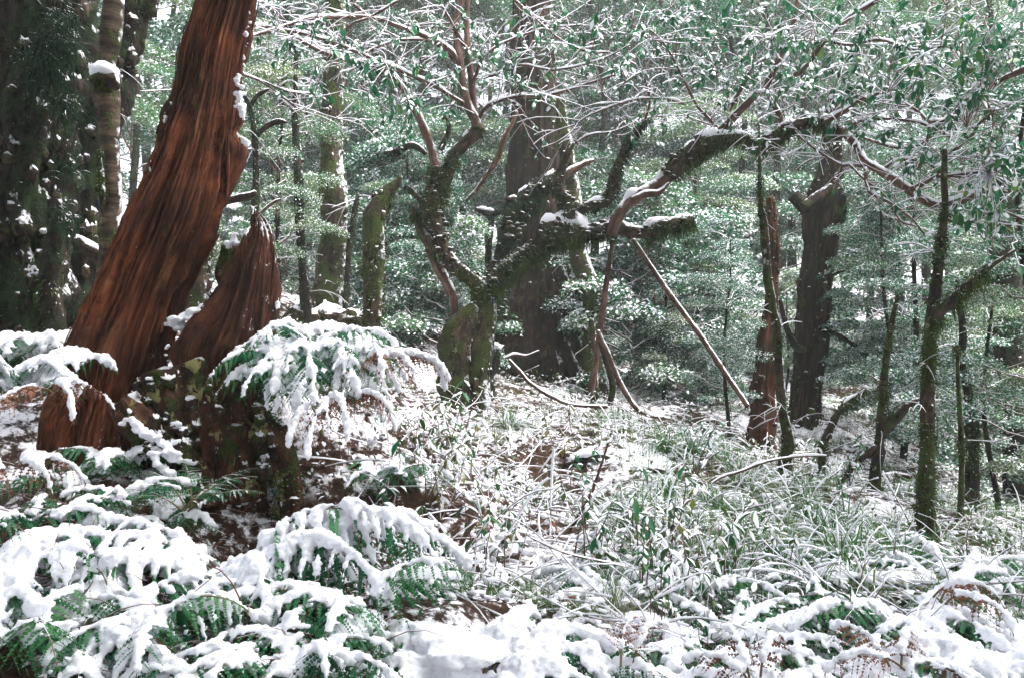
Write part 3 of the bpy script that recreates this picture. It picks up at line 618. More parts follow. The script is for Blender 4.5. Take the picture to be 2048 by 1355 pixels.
for pts, wd, d0, d1 in [
    ([(1426,284),(1444,261),(1472,230),(1502,199),(1531,174),(1560,116),(1585,54),(1600,-30)], (20,9), 8.2, 7.7),
    ([(1457,222),(1473,195),(1506,137),(1540,112),(1580,84)], (9,5), 8.1, 7.8),
    ([(1590,150),(1614,132),(1651,79),(1697,37),(1751,4),(1800,-30)], (11,8), 7.7, 7.0),
    ([(1506,190),(1531,188),(1552,215),(1566,252)], (9,12), 7.9, 7.8),
    ([(1650,246),(1672,232),(1697,219),(1722,199),(1760,186)], (12,6), 7.4, 7.0),
    ([(1690,262),(1720,242),(1780,238),(1846,248),(1904,276)], (9,5), 7.3, 6.8),
    ([(2070,130),(2007,157),(1966,182),(1920,211),(1900,236),(1862,244),(1838,224),(1800,200)], (15,6), 6.0, 6.6),
    ([(1821,380),(1862,356),(1883,335),(1904,306),(1945,269),(1958,248),(1990,220)], (13,5), 6.9, 6.4),
    ([(1740,332),(1700,330),(1676,327),(1614,286),(1590,262)], (7,4), 7.2, 7.6),
    ([(1730,335),(1738,381),(1780,406),(1821,435),(1850,470)], (8,4), 7.1, 6.9),
    ([(1882,412),(1900,440),(1940,445),(1990,420),(2050,440)], (9,5), 6.8, 6.3),
    ([(1700,330),(1730,360),(1770,392),(1800,440),(1830,452)], (6,4), 7.2, 6.9),
    ([(1860,352),(1900,352),(1950,345),(2050,340)], (8,5), 6.9, 6.4),
    ([(1760,342),(1800,320),(1850,325),(1900,352),(1960,352)], (7,4), 7.1, 6.7),
    ([(1700,262),(1740,280),(1800,296),(1850,284),(1890,240)], (7,4), 7.4, 6.9),
    ([(1440,262),(1418,238),(1392,208),(1368,160),(1330,90),(1300,60)], (7,4), 8.2, 8.0),
    ([(1368,208),(1330,198),(1280,198),(1240,208),(1180,230),(1150,250)], (6,3), 8.2, 8.2),
    ([(927,207),(860,168),(782,133),(723,109),(669,86),(598,66),(520,52)], (9,6), 8.4, 7.6),
    ([(775,137),(755,131),(716,125),(677,115),(645,105),(606,84),(563,57),(510,48)], (12,6), 8.4, 7.6),
    ([(912,118),(903,105),(872,82),(813,59),(743,35),(684,35),(618,37),(579,49),(536,63),(501,72)], (11,6), 8.4, 7.5),
    ([(910,122),(880,95),(860,82),(802,80),(755,94),(723,109)], (7,5), 8.4, 8.0),
    ([(800,0),(739,35),(700,51),(673,90),(669,112)], (6,5), 7.9, 8.0),
    ([(740,36),(710,10),(690,-30)], (7,5), 8.0, 7.9),
    ([(956,240),(977,211),(1036,193),(1095,191),(1173,168),(1230,150)], (8,5), 8.5, 8.2),
    ([(473,145),(528,164),(579,184),(630,188)], (5,4), 7.4, 7.8),
    ([(520,162),(545,178),(567,195),(610,227)], (4,3), 7.5, 7.8),
    ([(945,170),(965,120),(1000,90),(1080,60),(1160,50)], (7,4), 8.5, 8.3),
    ([(935,100),(900,40),(880,0),(870,-30)], (7,4), 8.5, 8.3),
    ([(1030,0),(1090,55),(1130,85),(1180,105),(1220,104)], (6,4), 8.3, 8.3),
    ([(944,160),(990,150),(1040,130),(1110,140),(1200,120),(1260,90)], (6,3), 8.5, 8.1),
    ([(1290,240),(1300,200),(1290,150),(1310,100)], (5,3), 8.5, 8.2),
    ([(1150,286),(1180,270),(1230,262),(1290,238),(1330,232)], (4,2), 8.5, 8.5),
    ([(1960,182),(1985,230),(1990,290),(2020,340)], (6,3), 6.3, 6.2),
    ([(1650,80),(1700,90),(1760,80),(1830,100),(1900,90)], (7,4), 7.4, 6.6),
    ([(1860,246),(1850,300),(1835,340)], (6,4), 6.6, 6.8)]:
    br(pts, wd, d0, d1)

# --- behind and right of it
BD = 12
t, l, o = trunk_thing('great_tree', 'great dark furrowed trunk with flared roots behind the twisted tree', 'tree', BD,
    [(1058,-60),(1062,40),(1068,150),(1072,230),(1071,330),(1070,430),(1070,500),(1074,560),(1078,620),(1080,670),(1082,720)], [70,76,86,96,104,112,120,130,158,190,240], 'greybark', seg=90, step=.04, amp=.08, freq=1.8, ridge=.15, kr=7, kv=.6, fine=13, moss=420, snow=False, flare=1.2)
add_limb(t, o, BD - .3, [(1112,610),(1135,652),(1160,692),(1190,730)], [40,50,54,50], 'greybark', 18, .1, 3, .1, False, part='root')
add_limb(t, o, BD - .3, [(1040,600),(1018,650),(1004,690),(996,730)], [40,44,44,50], 'greybark', 18, .1, 3, .1, False, part='root')
t, l, o = trunk_thing('mossy_tree', 'slender crooked mossy trunk close beside the great dark trunk', 'tree', 10.8,
    [(1120,200),(1130,280),(1140,360),(1148,430),(1152,490),(1166,537),(1182,577),(1187,616),(1182,660),(1184,700),(1192,760)], [22,26,32,38,40,38,40,42,38,38,46], 'mossbark', seg=20, amp=.16, freq=4, moss=500, mm='moss', direc=(0, 0, 1))
add_limb(t, o, 10.7, [(1128,570),(1142,568),(1160,572)], [8,12,10], 'limb', 10, .2, 8, 0, True, 600)
trunk_thing('mossy_stub', 'little round-topped mossy post capped with snow against the crooked trunk', 'stump', 9.6, [(1184,640),(1184,660),(1186,700),(1190,790)], [12,16,14,16], 'mossbark', seg=12, moss=600, direc=(0, 0, 1), cover=.3)
t, l, o = trunk_thing('right_tree', 'stout moss-draped trunk with a broken mossy limb across its top', 'tree', 10,
    [(1668,200),(1664,260),(1662,320),(1656,370),(1648,415),(1642,460),(1640,510),(1632,565),(1626,640),(1620,720),(1612,790),(1608,850)], [22,30,38,60,78,72,66,64,60,58,60,80], 'greybark', seg=60, step=.035, amp=.12, freq=2.6, ridge=.12, kr=5, fine=10, moss=700, mm='moss', mln=(.02, .07), direc=(0, 0, 1))
t.name = 'mossy_tree'
add_limb(t, o, 9.7, [(1604,415),(1625,402),(1645,386),(1664,372)], [16,20,20,14], 'limb', 14, .2, 6, .1, True, 1600, 'moss', mln=(.02, .09))
add_limb(t, o, 9.8, [(1586,390),(1606,410),(1620,420)], [22,30,20], 'darkbark', 12, .3, 6, 0, True, 1200, 'mossd')
add_limb(t, o, 9.9, [(1655,560),(1668,548),(1690,540)], [8,9,5], 'limb', 10, .2, 8, 0, True, 400)
add_limb(t, o, 9.8, [(1650,655),(1680,672),(1710,690),(1728,706)], [12,10,9,5], 'limb', 10, .2, 8, 0, True, 800, 'mossd')
add_limb(t, o, 9.9, [(1612,700),(1590,690),(1572,650),(1560,600)], [20,16,12,8], 'darkbark', 12, .2, 5, 0, True, 300, 'mossd')
trunk_thing('red_stump', 'tall narrow red-brown rotten stump leaning against the moss-draped trunk', 'stump', 9, [(1540,395),(1545,450),(1547,520),(1545,590),(1540,650),(1535,710),(1529,790),(1524,895)], [15,20,22,24,34,42,46,56], 'reddark', seg=40, step=.025, amp=.26, freq=5, ridge=.24, kr=4, fine=8, snow=False, moss=260)
t, l, o = trunk_thing('thin_mossy_tree', 'thin crooked mossy stem in front of the tall red-brown stump', 'tree', 7.3,
    [(1518,250),(1519,310),(1521,399),(1528,454),(1533,527),(1540,582),(1552,648),(1558,731),(1564,814),(1575,870),(1570,930),(1568,965)], [3,6,10,15,17,18,18,16,18,22,28,38], 'mossbark', seg=14, amp=.22, freq=7, moss=900, mm='moss', mln=(.015, .05))
add_limb(t, o, 7.1, [(1578,950),(1550,966),(1530,975),(1515,985)], [18,14,9,6], 'branch', part='root')
trunk_thing('thin_mossy_tree', 'short broken mossy stem with a forked arm on the open slope', 'tree', 6.6, [(1797,590),(1790,615),(1784,645),(1777,687),(1770,737),(1764,814),(1757,900),(1748,990)], [6,9,11,14,15,18,21,28], 'mossbark', seg=14, amp=.2, freq=7, moss=900, direc=(0, 0, 1))
tt = bpy.data.objects['thin_mossy_tree.001']; oo = np.array(tt.location)
add_limb(tt, oo, 6.6, [(1762,872),(1780,845),(1802,822),(1836,796)], [20,24,22,8], 'limb', 14, .2, 7, 0, True, 2400, 'moss', mln=(.02, .08))
add_limb(tt, oo, 6.6, [(1662,984),(1690,955),(1710,925),(1752,892)], [5,9,14,16], 'limb', 10, .2, 7, 0, True, 800, 'moss')
t, l, o = trunk_thing('mossy_tree', 'lichened mossy trunk leaning over the lower edge of the slope with a rising side limb', 'tree', 5.6,
    [(1890,300),(1888,360),(1890,420),(1882,482),(1876,537),(1866,620),(1859,704),(1855,787),(1856,890),(1850,1000),(1856,1090)], [10,12,15,18,20,26,27,28,31,35,48], 'mossbark', seg=20, amp=.16, freq=6, moss=1200, mln=(.012, .04), direc=(0, 0, 1))
add_limb(t, o, 5.5, [(1866,640),(1886,616),(1912,592),(1950,556),(1988,528),(2030,500)], [24,26,22,14,10,6], 'limb', 14, .18, 7, 0, True, 2000, 'moss', mln=(.02, .07))
trunk_thing('mossy_tree', 'dark kinked mossy trunk behind the lichened one at the lower edge', 'tree', 6.9, [(1914,560),(1917,590),(1923,632),(1926,676),(1924,726),(1937,787),(1945,848),(1945,950),(1945,1040)], [7,9,13,16,14,19,24,26,28], 'darkbark', seg=16, amp=.18, freq=6, moss=800, mm='moss')
trunk_thing('thin_mossy_tree', 'slim green lichened pole standing between two mossy trunks at the lower edge', 'tree', 6.1, [(1914,690),(1916,750),(1919,817),(1923,884),(1923,951),(1920,1080)], [5,7,9,11,11,14], 'mossbark', seg=12, moss=900, mm='moss', mln=(.015, .06))
trunk_thing('mossy_tree', 'thick dim trunk among hanging foliage at the picture edge', 'tree', 9, [(2018,300),(2014,420),(2012,500),(2012,580),(2018,680),(2030,800),(2038,1000)], [50,54,60,64,58,50,56], 'darkbark', seg=20, amp=.14, freq=3, moss=500, mm='mossd')
trunk_thing('dead_snag', 'short dead snag with a peeling brown tip leaning over the snow', 'snag', 7.6, [(1730,778),(1712,792),(1692,806),(1672,832),(1660,858),(1648,886),(1642,940)], [4,7,11,16,17,15,16], 'limb', seg=14, amp=.25, freq=9, moss=900, direc=(-.2, 0, 1))
# far dark broken stubs
trunk_thing('dead_stub', 'black broken stub seen through the gap right of the leaning poles', 'trunk', 15, [(1400,555),(1392,600),(1388,660),(1384,760)], [34,30,28,30], 'darkbark', seg=12, amp=.3, freq=3, snow=False)
trunk_thing('dead_stub', 'thin black slanting stub beside the wider black one', 'trunk', 15, [(1424,586),(1412,612),(1404,650),(1396,760)], [12,14,22,26], 'darkbark', seg=10, amp=.3, freq=3, snow=False)
trunk_thing('red_stump', 'squat red-brown stump in the hollow beyond the leaning pole', 'stump', 13, [(1405,740),(1415,760),(1420,800)], [20,40,50], 'red', seg=20, amp=.25, freq=3, ridge=.2, snow=True)
t, l, o = trunk_thing('dead_stub', 'thin black T-shaped stub under a snowy spray behind the twisted tree', 'trunk', 12.5, [(984,425),(980,470),(977,530),(976,640)], [12,14,14,16], 'darkbark', seg=10, amp=.2, freq=4, moss=100, mm='mossd')
add_limb(t, o, 12.5, [(950,418),(968,424),(985,428),(1005,422),(1018,420)], [6,12,14,10,5], 'darkbark', 10, .2, 5, 0, True, 200, 'mossd')

# --- poles, vines, fallen wood
def stick(name, label, cat, d, pts, wpx, mat='branch', seg=10, amp=.12, snow=True, moss=0, direc=(0, 0, 1), cover=.15, k=.85, lift=.5, group=None):
    A, R = path_px(pts, d, wpx); o = A[-1].copy()
    t = thing(name, label, cat, o, group)
    l = limb(A, R, seg, max(.02, float(np.mean(R)) * .8), amp, 9.)
    g = Geo(); put(g, l); g.local(o).build('wood', M[mat], t)
    if snow: s = Geo(); snow_cap(s, l, k, lift, direc, cover, 8); s.local(o).build('snow', M['snow'], t)
    if moss: f = Geo(); fringe(f, l, moss); f.local(o).build('moss', M['moss'], t, kind='stuff')
    return t
stick('leaning_pole', 'long bare pole slanting down from the horizontal mossy limb to the snow', 'pole', 8.4, [(1266,478),(1296,524),(1330,575),(1366,624),(1400,670),(1450,745),(1496,812)], [8,10,11,11,11,11,10], cover=-.15)
stick('leaning_pole', 'reddish pole propped upright under the horizontal mossy limb', 'pole', 8.5, [(1226,478),(1218,530),(1208,600),(1196,690),(1182,788)], [7,10,12,12,12], 'branch', snow=False)
stick('vine', 'twisted woody vine bending along the ground from the upright pole', 'vine', 8.2, [(1196,660),(1204,680),(1214,700),(1239,762),(1270,812),(1300,830),(1340,836)], [8,10,10,11,11,9,5])
stick('vine', 'dark crooked vine stem beside the foot of the upright pole', 'vine', 8.3, [(1200,680),(1210,715),(1220,745),(1226,775),(1218,806)], [10,12,13,13,11], 'limb')
stick('fallen_branch', 'thin sagging fallen branch curving across the snow before the great trunk', 'branch', 7.6, [(1018,718),(1036,738),(1060,764),(1099,790),(1144,808),(1214,812)], [6,8,8,8,8,9])
stick('fallen_branch', 'short level twig lying above the sagging fallen branch', 'branch', 7.8, [(1010,716),(1030,708),(1052,710),(1078,700)], [4,5,4,3], cover=-.2)
stick('fallen_branch', 'long thin bent branch lying over the grass below the red-brown stump', 'branch', 5.8, [(1421,966),(1450,950),(1479,942),(1532,922),(1590,912),(1653,910)], [5,6,7,7,6,3])
stick('fallen_branch', 'long reddish twig slanting across the undergrowth of the clearing', 'branch', 4.8, [(1218,880),(1202,929),(1180,991),(1146,1049),(1115,1107),(1085,1160)], [4,5,7,7,8,8], snow=False)
stick('fallen_branch', 'second reddish twig crossing low in the undergrowth', 'branch', 4.6, [(1200,1072),(1160,1100),(1110,1135),(1060,1160)], [4,5,6,6])
stick('fallen_branch', 'crooked pinkish branch rising beside the snow-covered log', 'branch', 4.2, [(952,1040),(930,1070),(915,1105),(902,1150),(892,1190)], [10,10,9,9,10], cover=.1)
stick('fallen_log', 'snow-covered log lying at the edge of the ferns', 'log', 4.15, [(836,1050),(862,1085),(900,1112),(950,1138),(1022,1166)], [22,32,36,32,22], 'limb', 16, .2, True, 0, cover=.4, k=.95, lift=.6)
stick('fallen_log', 'dark half-buried log with thick snow in the clearing', 'log', 5.0, [(950,1056),(985,1050),(1030,1056),(1075,1072)], [16,22,20,14], 'darkbark', 14, .2, cover=.35, k=.9, lift=.7)
stick('fallen_branch', 'short dark bough crossing the half-buried log', 'branch', 4.9, [(1004,1022),(1012,1050),(1012,1074),(1000,1096)], [11,9,9,8], 'darkbark')
stick('fallen_branch', 'lower dark bough under the half-buried log', 'branch', 4.8, [(975,1066),(1010,1072),(1050,1084),(1085,1092)], [8,11,11,8], 'darkbark', cover=.35)
stick('arched_root', 'dark arched root humping out of the snow in the clearing', 'root', 6.4, [(1128,940),(1145,925),(1170,917),(1196,914),(1222,920),(1240,930),(1262,952)], [12,16,18,18,16,16,12], 'darkbark', 14, .2, cover=.4, k=.9, lift=.7)
stick('arched_root', 'thin low root beside the dark arched one', 'root', 6.2, [(1270,946),(1298,940),(1325,942),(1345,955),(1362,975)], [7,8,9,8,5], 'darkbark', cover=.25)
stick('hanging_branch', 'dead mossy branch hanging down before the great dark trunk', 'branch', 9, [(1034,222),(1024,248),(1010,272),(1002,300),(990,325),(972,352),(956,376),(932,402)], [6,9,11,12,11,9,8,5], 'branch', moss=120, snow=False)
t = thing('rotten_stump', 'small dark rotten stump with a snowy cap behind the twisted tree', 'stump', P(980,760,9)); g = Geo()
A, R = path_px([(985,688),(980,702),(972,730),(966,790)], 9, [30,46,50,50]); l = limb(A, R, 16, .03, .3, 6); put(g, l); g.local(P(980,760,9)).build('wood', M['darkbark'], t)
s = Geo(); blob(s, P(986,692,8.95), np.array([.09, .08, .04]), 2., .5, 10); s.local(P(980,760,9)).build('snow', M['snow'], t)

# ---------------------------------------------------------------- crown of the twisted tree: twigs, leaves
def proj(p):
    return 1024 + F * p[:, 0] / p[:, 1], 677.5 - F * (p[:, 2] - CZ) / p[:, 1]
BP = np.concatenate([l.C for l in BR])
tw = []          # level-2 twigs from the thin branches
for l in BR:
    n = int(l.L / .075); i = rng.integers(1, len(l.C), n)
    d = unit(l.T[i] * .7 + rdir(n) * .9 + np.array([0, -.15, .12]))
    tw.append(twig_paths(l.C[i], d, U(.18, .62, n), 6, .12, .14))
tw = np.concatenate(tw)
n3 = len(tw) * 2; i = rng.integers(0, len(tw), n3); k = rng.integers(2, 6, n3)
d3 = unit((tw[i, -1] - tw[i, 0]) * 1.2 + rdir(n3) * .55)
tw3 = twig_paths(tw[i, k], d3, U(.08, .3, n3), 5, .2, .16)
CL = [(800,225,85,95,8.0),(730,150,80,60,7.9),(690,60,90,70,7.8),(860,60,110,80,8.2),(990,60,120,90,8.1),(1100,90,120,80,8.1),(600,110,80,40,7.7),(790,120,60,40,8),
      (1250,70,110,90,8),(1360,100,110,110,8),(1470,120,100,120,7.8),(1560,150,100,120,7.7),(1640,90,110,140,7.3),(1720,150,100,170,7.2),(1790,110,100,150,7),(1870,130,90,130,6.6),
      (1960,110,80,130,5.6),(2010,220,50,60,5.3),(1930,460,60,60,5.4),(2010,500,50,50,5.2),(2030,330,40,50,5.3),(1960,620,60,20,5.4),(1740,215,70,70,7),(1860,40,110,100,6.4),(1990,40,70,80,5.6),(1500,40,90,80,7.7),
      (1650,190,80,70,7.4),(1240,140,70,40,8.1),(1090,150,100,35,8.3),(880,170,60,35,8.2),(560,60,60,35,7.6),(640,190,40,25,7.9),(1180,330,40,14,8.3),(1010,140,60,30,8.3),(1290,250,60,24,8.2),(1900,250,80,50,6.5),(1820,330,90,40,6.6),(1400,30,80,60,7.8)]
ST = np.concatenate([tw.reshape(-1, 3), BP])
lo, lf, ls, lk = [], [], [], []; conn = []
for px, py, rr, cnt, d in CL:
    ncl = max(3, int(cnt / 2.9))
    q = rng.normal(size=(ncl, 2)) * rr * .55
    for (ax_, ay_) in q:
        c = P(px + ax_, py + ay_, d + rng.normal() * .28)
        j = np.argmin(((ST - c) ** 2).sum(1)); a = ST[j]; dist = np.linalg.norm(c - a)
        if dist > 1.1: continue
        if dist > .34: c = a + (c - a) * (.34 + .25 * rng.random()) / dist + rng.normal(size=3) * .06
        mid = (a + c) / 2 + np.array([0, 0, .05]) + rng.normal(size=3) * .04
        conn.append(np.array([a, (a + mid) / 2 + rng.normal(size=3) * .01, mid, (mid + c) / 2 + np.array([0, 0, .012]), c]))
        m = rng.integers(3, 8); f0 = unit(c - mid)
        at = c + (mid - c) * U(0, .75, m)[:, None] ** 1.3
        ff = unit(f0 * .4 + rdir(m) * .75 + np.array([0, -.05, -.45])); lo.append(at); lf.append(ff); ls.append(.074 * np.exp(rng.normal(size=m) * .27) * (1 if d > 6 else .9)); lk.append(rng.choice(4, m, p=[.5, .18, .16, .16]))
# a few leaves straight on the small twigs
m = 800; i = rng.integers(0, len(tw3), m); lo.append(tw3[i, -1]); lf.append(unit(rdir(m) + np.array([0, 0, -.5]))); ls.append(U(.035, .07, m)); lk.append(rng.choice(4, m, p=[.2, .3, .25, .25]))
lo, lf, ls, lk = map(np.concatenate, (lo, lf, ls, lk))
inv = (np.abs(lo[:, 0] / lo[:, 1]) < .72); lo, lf, ls, lk = lo[inv], lf[inv], ls[inv], lk[inv]
lu = unit(np.array([0, -.25, 1.]) + rdir(len(lo)) * .45)
LM = basis(lf, lu, ls)
g = Geo()
tubes(g, tw, np.linspace(1, .45, 6)[None] * U(.0032, .0055, len(tw))[:, None], 4)
tubes(g, tw3, np.linspace(1, .5, 5)[None] * U(.0018, .003, len(tw3))[:, None], 3)
tubes(g, np.array(conn), np.linspace(1.2, .6, 5)[None] * U(.0025, .0035, len(conn))[:, None], 4)
sn = Geo()
for tp, a, b in ((tw, .004, .0075), (tw3, .003, .005), (np.array(conn), .0035, .006)):
    up = tp + np.array([0, 0, .0045]); nzs = np.clip(.75 + fbm(tp * 9, 3), .0, 1.4); h = 1 - np.abs(unit(np.gradient(tp, axis=1))[..., 2]); tubes(sn, up, U(a, b, len(tp))[:, None] * nzs * np.clip(h * 1.6, .1, 1), 4)
sn.local(o_tw).build('twig_snow', M['snow'], t_tw, kind='stuff')
g.local(o_tw).build('twigs', M['twig'], t_tw, kind='stuff')
order = np.argsort(-ls / lo[:, 1]); big, rest = order[:290], order[290:]
g = Geo()
for k in range(4):
    s_ = rest[lk[rest] == k]; scatter(g, LEAFT[k][0], LEAFT[k][1], LEAFT[k][2], LM[s_], lo[s_])
g.local(o_tw).build('foliage', [M['leaf'], M['snow']], t_tw, kind='stuff')
from mathutils import Matrix
leafme = [Geo().add(LEAFT[k][0], None, LEAFT[k][1], np.array(LEAFT[k][2])).mesh('leaf', [M['leaf'], M['snow']]) for k in range(4)]
for q in big:
    o = link('leaf', leafme[lk[q]], t_tw); mm = np.eye(4); mm[:3, :3] = LM[q]; mm[:3, 3] = lo[q] - o_tw
    o.matrix_local = Matrix(mm.tolist())

# ---------------------------------------------------------------- forest behind: shared crowns, single trees
def crown_mesh(name, seed, rx, z0, z1, nspray, nleaf, leaf, snow=.55, cone=.3, low=0):
    r = np.random.default_rng(seed); g = Geo(); C = []
    n = nspray; a = r.uniform(0, 2 * np.pi, n); t = r.uniform(0, 1, n) ** .9; rad = rx * np.sqrt(r.uniform(.04, 1, n)) * (1 - cone * t)
    cc = np.stack([rad * np.cos(a), rad * np.sin(a), z0 + (z1 - z0) * t], -1)
    per = nleaf // n; N = per * n
    sr = np.repeat(r.uniform(.35, 1.05, n) * rx * .45, per)
    lr = np.sqrt(r.uniform(0, 1, N)) * sr; la = r.uniform(0, 2 * np.pi, N)
    tilt = np.repeat(r.uniform(-.35, .1, n), per); out = np.repeat(np.stack([np.cos(a), np.sin(a)], -1), per, 0)
    dx, dy = lr * np.cos(la), lr * np.sin(la); along = dx * out[:, 0] + dy * out[:, 1]
    pos = np.repeat(cc, per, 0) + np.stack([dx, dy, tilt * along - .25 * lr ** 2 / np.maximum(sr, .1) + r.normal(size=N) * .04], -1)
    f = unit(r.normal(size=(N, 3)) * np.array([1, 1, .55]) + np.concatenate([out, np.full((N, 1), -.3)], 1) * .5)
    u = unit(np.array([0, 0, 1.]) + r.normal(size=(N, 3)) * .55)
    A = basis(f, u, leaf * r.uniform(.6, 1.35, N))
    scatter(g, KV, KT, [0, 0], A, pos)
    A = A * .85; s = r.uniform(0, 1, N) < snow * (.6 + .8 * (vnoise(pos * 1.1 + seed) * .5 + .5))
    scatter(g, KV * np.array([1, 1.05, .8]) + np.array([0, 0, .12]), KT, [1] * 2, A[s] * .98, pos[s])
    # thin boughs from the axis to every spray
    base = np.stack([0 * cc[:, 0], 0 * cc[:, 1], cc[:, 2] - .25 * rad - .1], -1); base[:, 2] = np.maximum(base[:, 2], .02)
    bp = base[:, None] * (1 - np.linspace(0, 1, 5))[None, :, None] + cc[:, None] * np.linspace(0, 1, 5)[None, :, None] + r.normal(size=(n, 5, 3)) * .05 * np.sin(np.linspace(0, np.pi, 5))[None, :, None]
    tubes(g, bp, np.linspace(1, .35, 5)[None] * (.008 + .009 * rad / rx)[:, None] * min(1., rx), 4, 2)
    return g.mesh(name, [M['bgleaf'], M['snow'], M['twig']])
CR = [crown_mesh('tree_crown', 101, 1.9, 1.8, 7.6, 40, 38000, .056, .72), crown_mesh('tree_crown', 102, 1.6, 1.0, 6.4, 34, 32000, .052, .72), crown_mesh('tree_crown', 103, 2.3, 2.6, 9.6, 46, 42000, .064, .72)]
SH = [crown_mesh('shrub_crown', 201, .8, .15, 1.7, 19, 11000, .045, .85, .4), crown_mesh('shrub_crown', 202, .6, .1, 1.2, 15, 8500, .040, .8, .3), crown_mesh('shrub_crown', 203, 1.0, .3, 2.4, 24, 14000, .050, .8, .5)]
TK = []
for k, (hh, rr) in enumerate([(7.4, .075), (6.2, .055), (9.4, .10)]):
    z = np.linspace(0, hh, 9); pts = np.stack([.22 * vnoise(np.stack([z * .35, z * 0 + k * 7.7, z * 0], -1)), .22 * vnoise(np.stack([z * .35, z * 0 + k * 3.1, z * 0 + 9], -1)), z - .3], -1)
    l = limb(pts, np.linspace(rr * 1.15, rr * .35, 9), 12, .12, .14, 2.5); g = Geo(); put(g, l); fringe(g, l, 130, (.02, .1), .8, 1, .007)
    TK.append(g.mesh('trunk', [M['darkbark'], M['mossd']]))
def inst(name, label, cat, group, loc, rz, sc, parts):
    t = thing(name, label, cat, loc, group); t.rotation_euler = (0, 0, rz); t.scale = (sc, sc, sc)
    for nm, me in parts: link(nm, me, t)
    return t
FT = [(262,13),(205,18),(1545,16.5),(690,19),(560,17),(420,16),(905,19.5),(1190,19),(1330,20),(1470,18),(1590,20),(1730,17),(1850,19.5),(1980,17),(2090,14.5),(620,24),(1230,26),(1420,25),(1690,24),(1900,24),(500,25),(360,21),(130,15),(20,14),(300,25),(780,25),(1100,28),(1010,22),(850,23),(700,22),(980,27),(1170,24),(1290,28),(1375,24.5),(760,28),(1560,27),(930,21),(1110,22),(1260,22),(660,20),(830,19.5),(1640,22),(1800,23),(1960,23),(2060,20)]
for k, (px, d) in enumerate(FT):
    x = d * (px - 1024) / F; ty = rng.integers(0, 3) if d < 18 else 2; sc = U(.9, 1.15) * (1 + max(0, d - 18) * .016)
    inst('forest_tree', 'small-leaved forest tree dusted with snow in the hazy wood behind the clearing', 'tree', 'small-leaved trees in the wood behind', (x, d, gz(x, d)[0] - .1), U(0, 6.28), sc, [('trunk', TK[ty]), ('crown', CR[ty])])
for x, y, sc in [(-4.5,-2.5,1.5),(0.8,-4.5,1.6),(4.8,-1.5,1.5),(-1.5,-9,1.5),(5.5,-7,1.6),(-7,1.5,1.5),(7.2,2.5,1.4),(-6,-8,1.6),(3.0,.5,1.7),(-3.2,.6,1.7),(0,-2,1.6)]:  # out-of-view trees round the camera, added to dim the light on the foreground
    inst('forest_tree', 'small-leaved forest tree standing beside and behind the viewpoint over the ferns', 'tree', 'forest trees round the viewpoint', (x, y, gz(x, y)[0] - .1), U(0, 6.28), sc, [('trunk', TK[2]), ('crown', CR[2])])
for k in range(84):
    d = U(11.5, 23); px = U(280, 2120)
    if k < 8: d, px = U(10.5, 13), U(790, 930)
    if 8 <= k < 18: d, px = U(11, 13.5), U(1230, 1500)
    if 18 <= k < 30: d, px = U(8.4, 12), U(1760, 2100)
    if d < 13.2 and (930 < px < 1215 or 1530 < px < 1740): d += 3.5
    x = d * (px - 1024) / F; ty = rng.integers(0, 3)
    inst('forest_shrub', 'snow-dusted small-leaved shrub growing in the shade of the trees behind the clearing', 'shrub', 'shrubs under the trees behind', (x, d, gz(x, d)[0] - .05), U(0, 6.28), U(.7, 1.25), [('crown', SH[ty])])

for px, d, sc, ty, lb in [(1455,9.4,.38,1,'frosted sapling with layered sprays left of the tall red-brown stump'),(1570,10.8,.27,1,'small frosted sapling at the foot of the moss-draped trunk'),(1772,9.4,.4,0,'frosted sapling between the moss-draped trunk and the lower slope'),
        (1985,7.4,.42,1,'frosted sapling filling the gap beside the dark kinked trunk'),(1826,9.4,.5,0,'frosted sapling behind the lichened trunk at the lower edge'),(822,11.5,.46,1,'dark little sapling between the snapped trunk and the twisted tree'),
        (556,9.2,.5,1,'frosted sapling behind the black splintered stump'),(1330,11.5,.42,1,'frosted sapling under the long leaning pole'),(1395,13,.6,0,'taller frosted sapling beyond the leaning pole'),(2062,6.8,.5,0,'frosted sapling cut off by the picture edge')]:
    x = d * (px - 1024) / F
    inst('sapling', lb, 'tree', None, (x, d, gz(x, d)[0] - .05), U(0, 6.28), sc, [('trunk', TK[ty]), ('crown', CR[ty])])
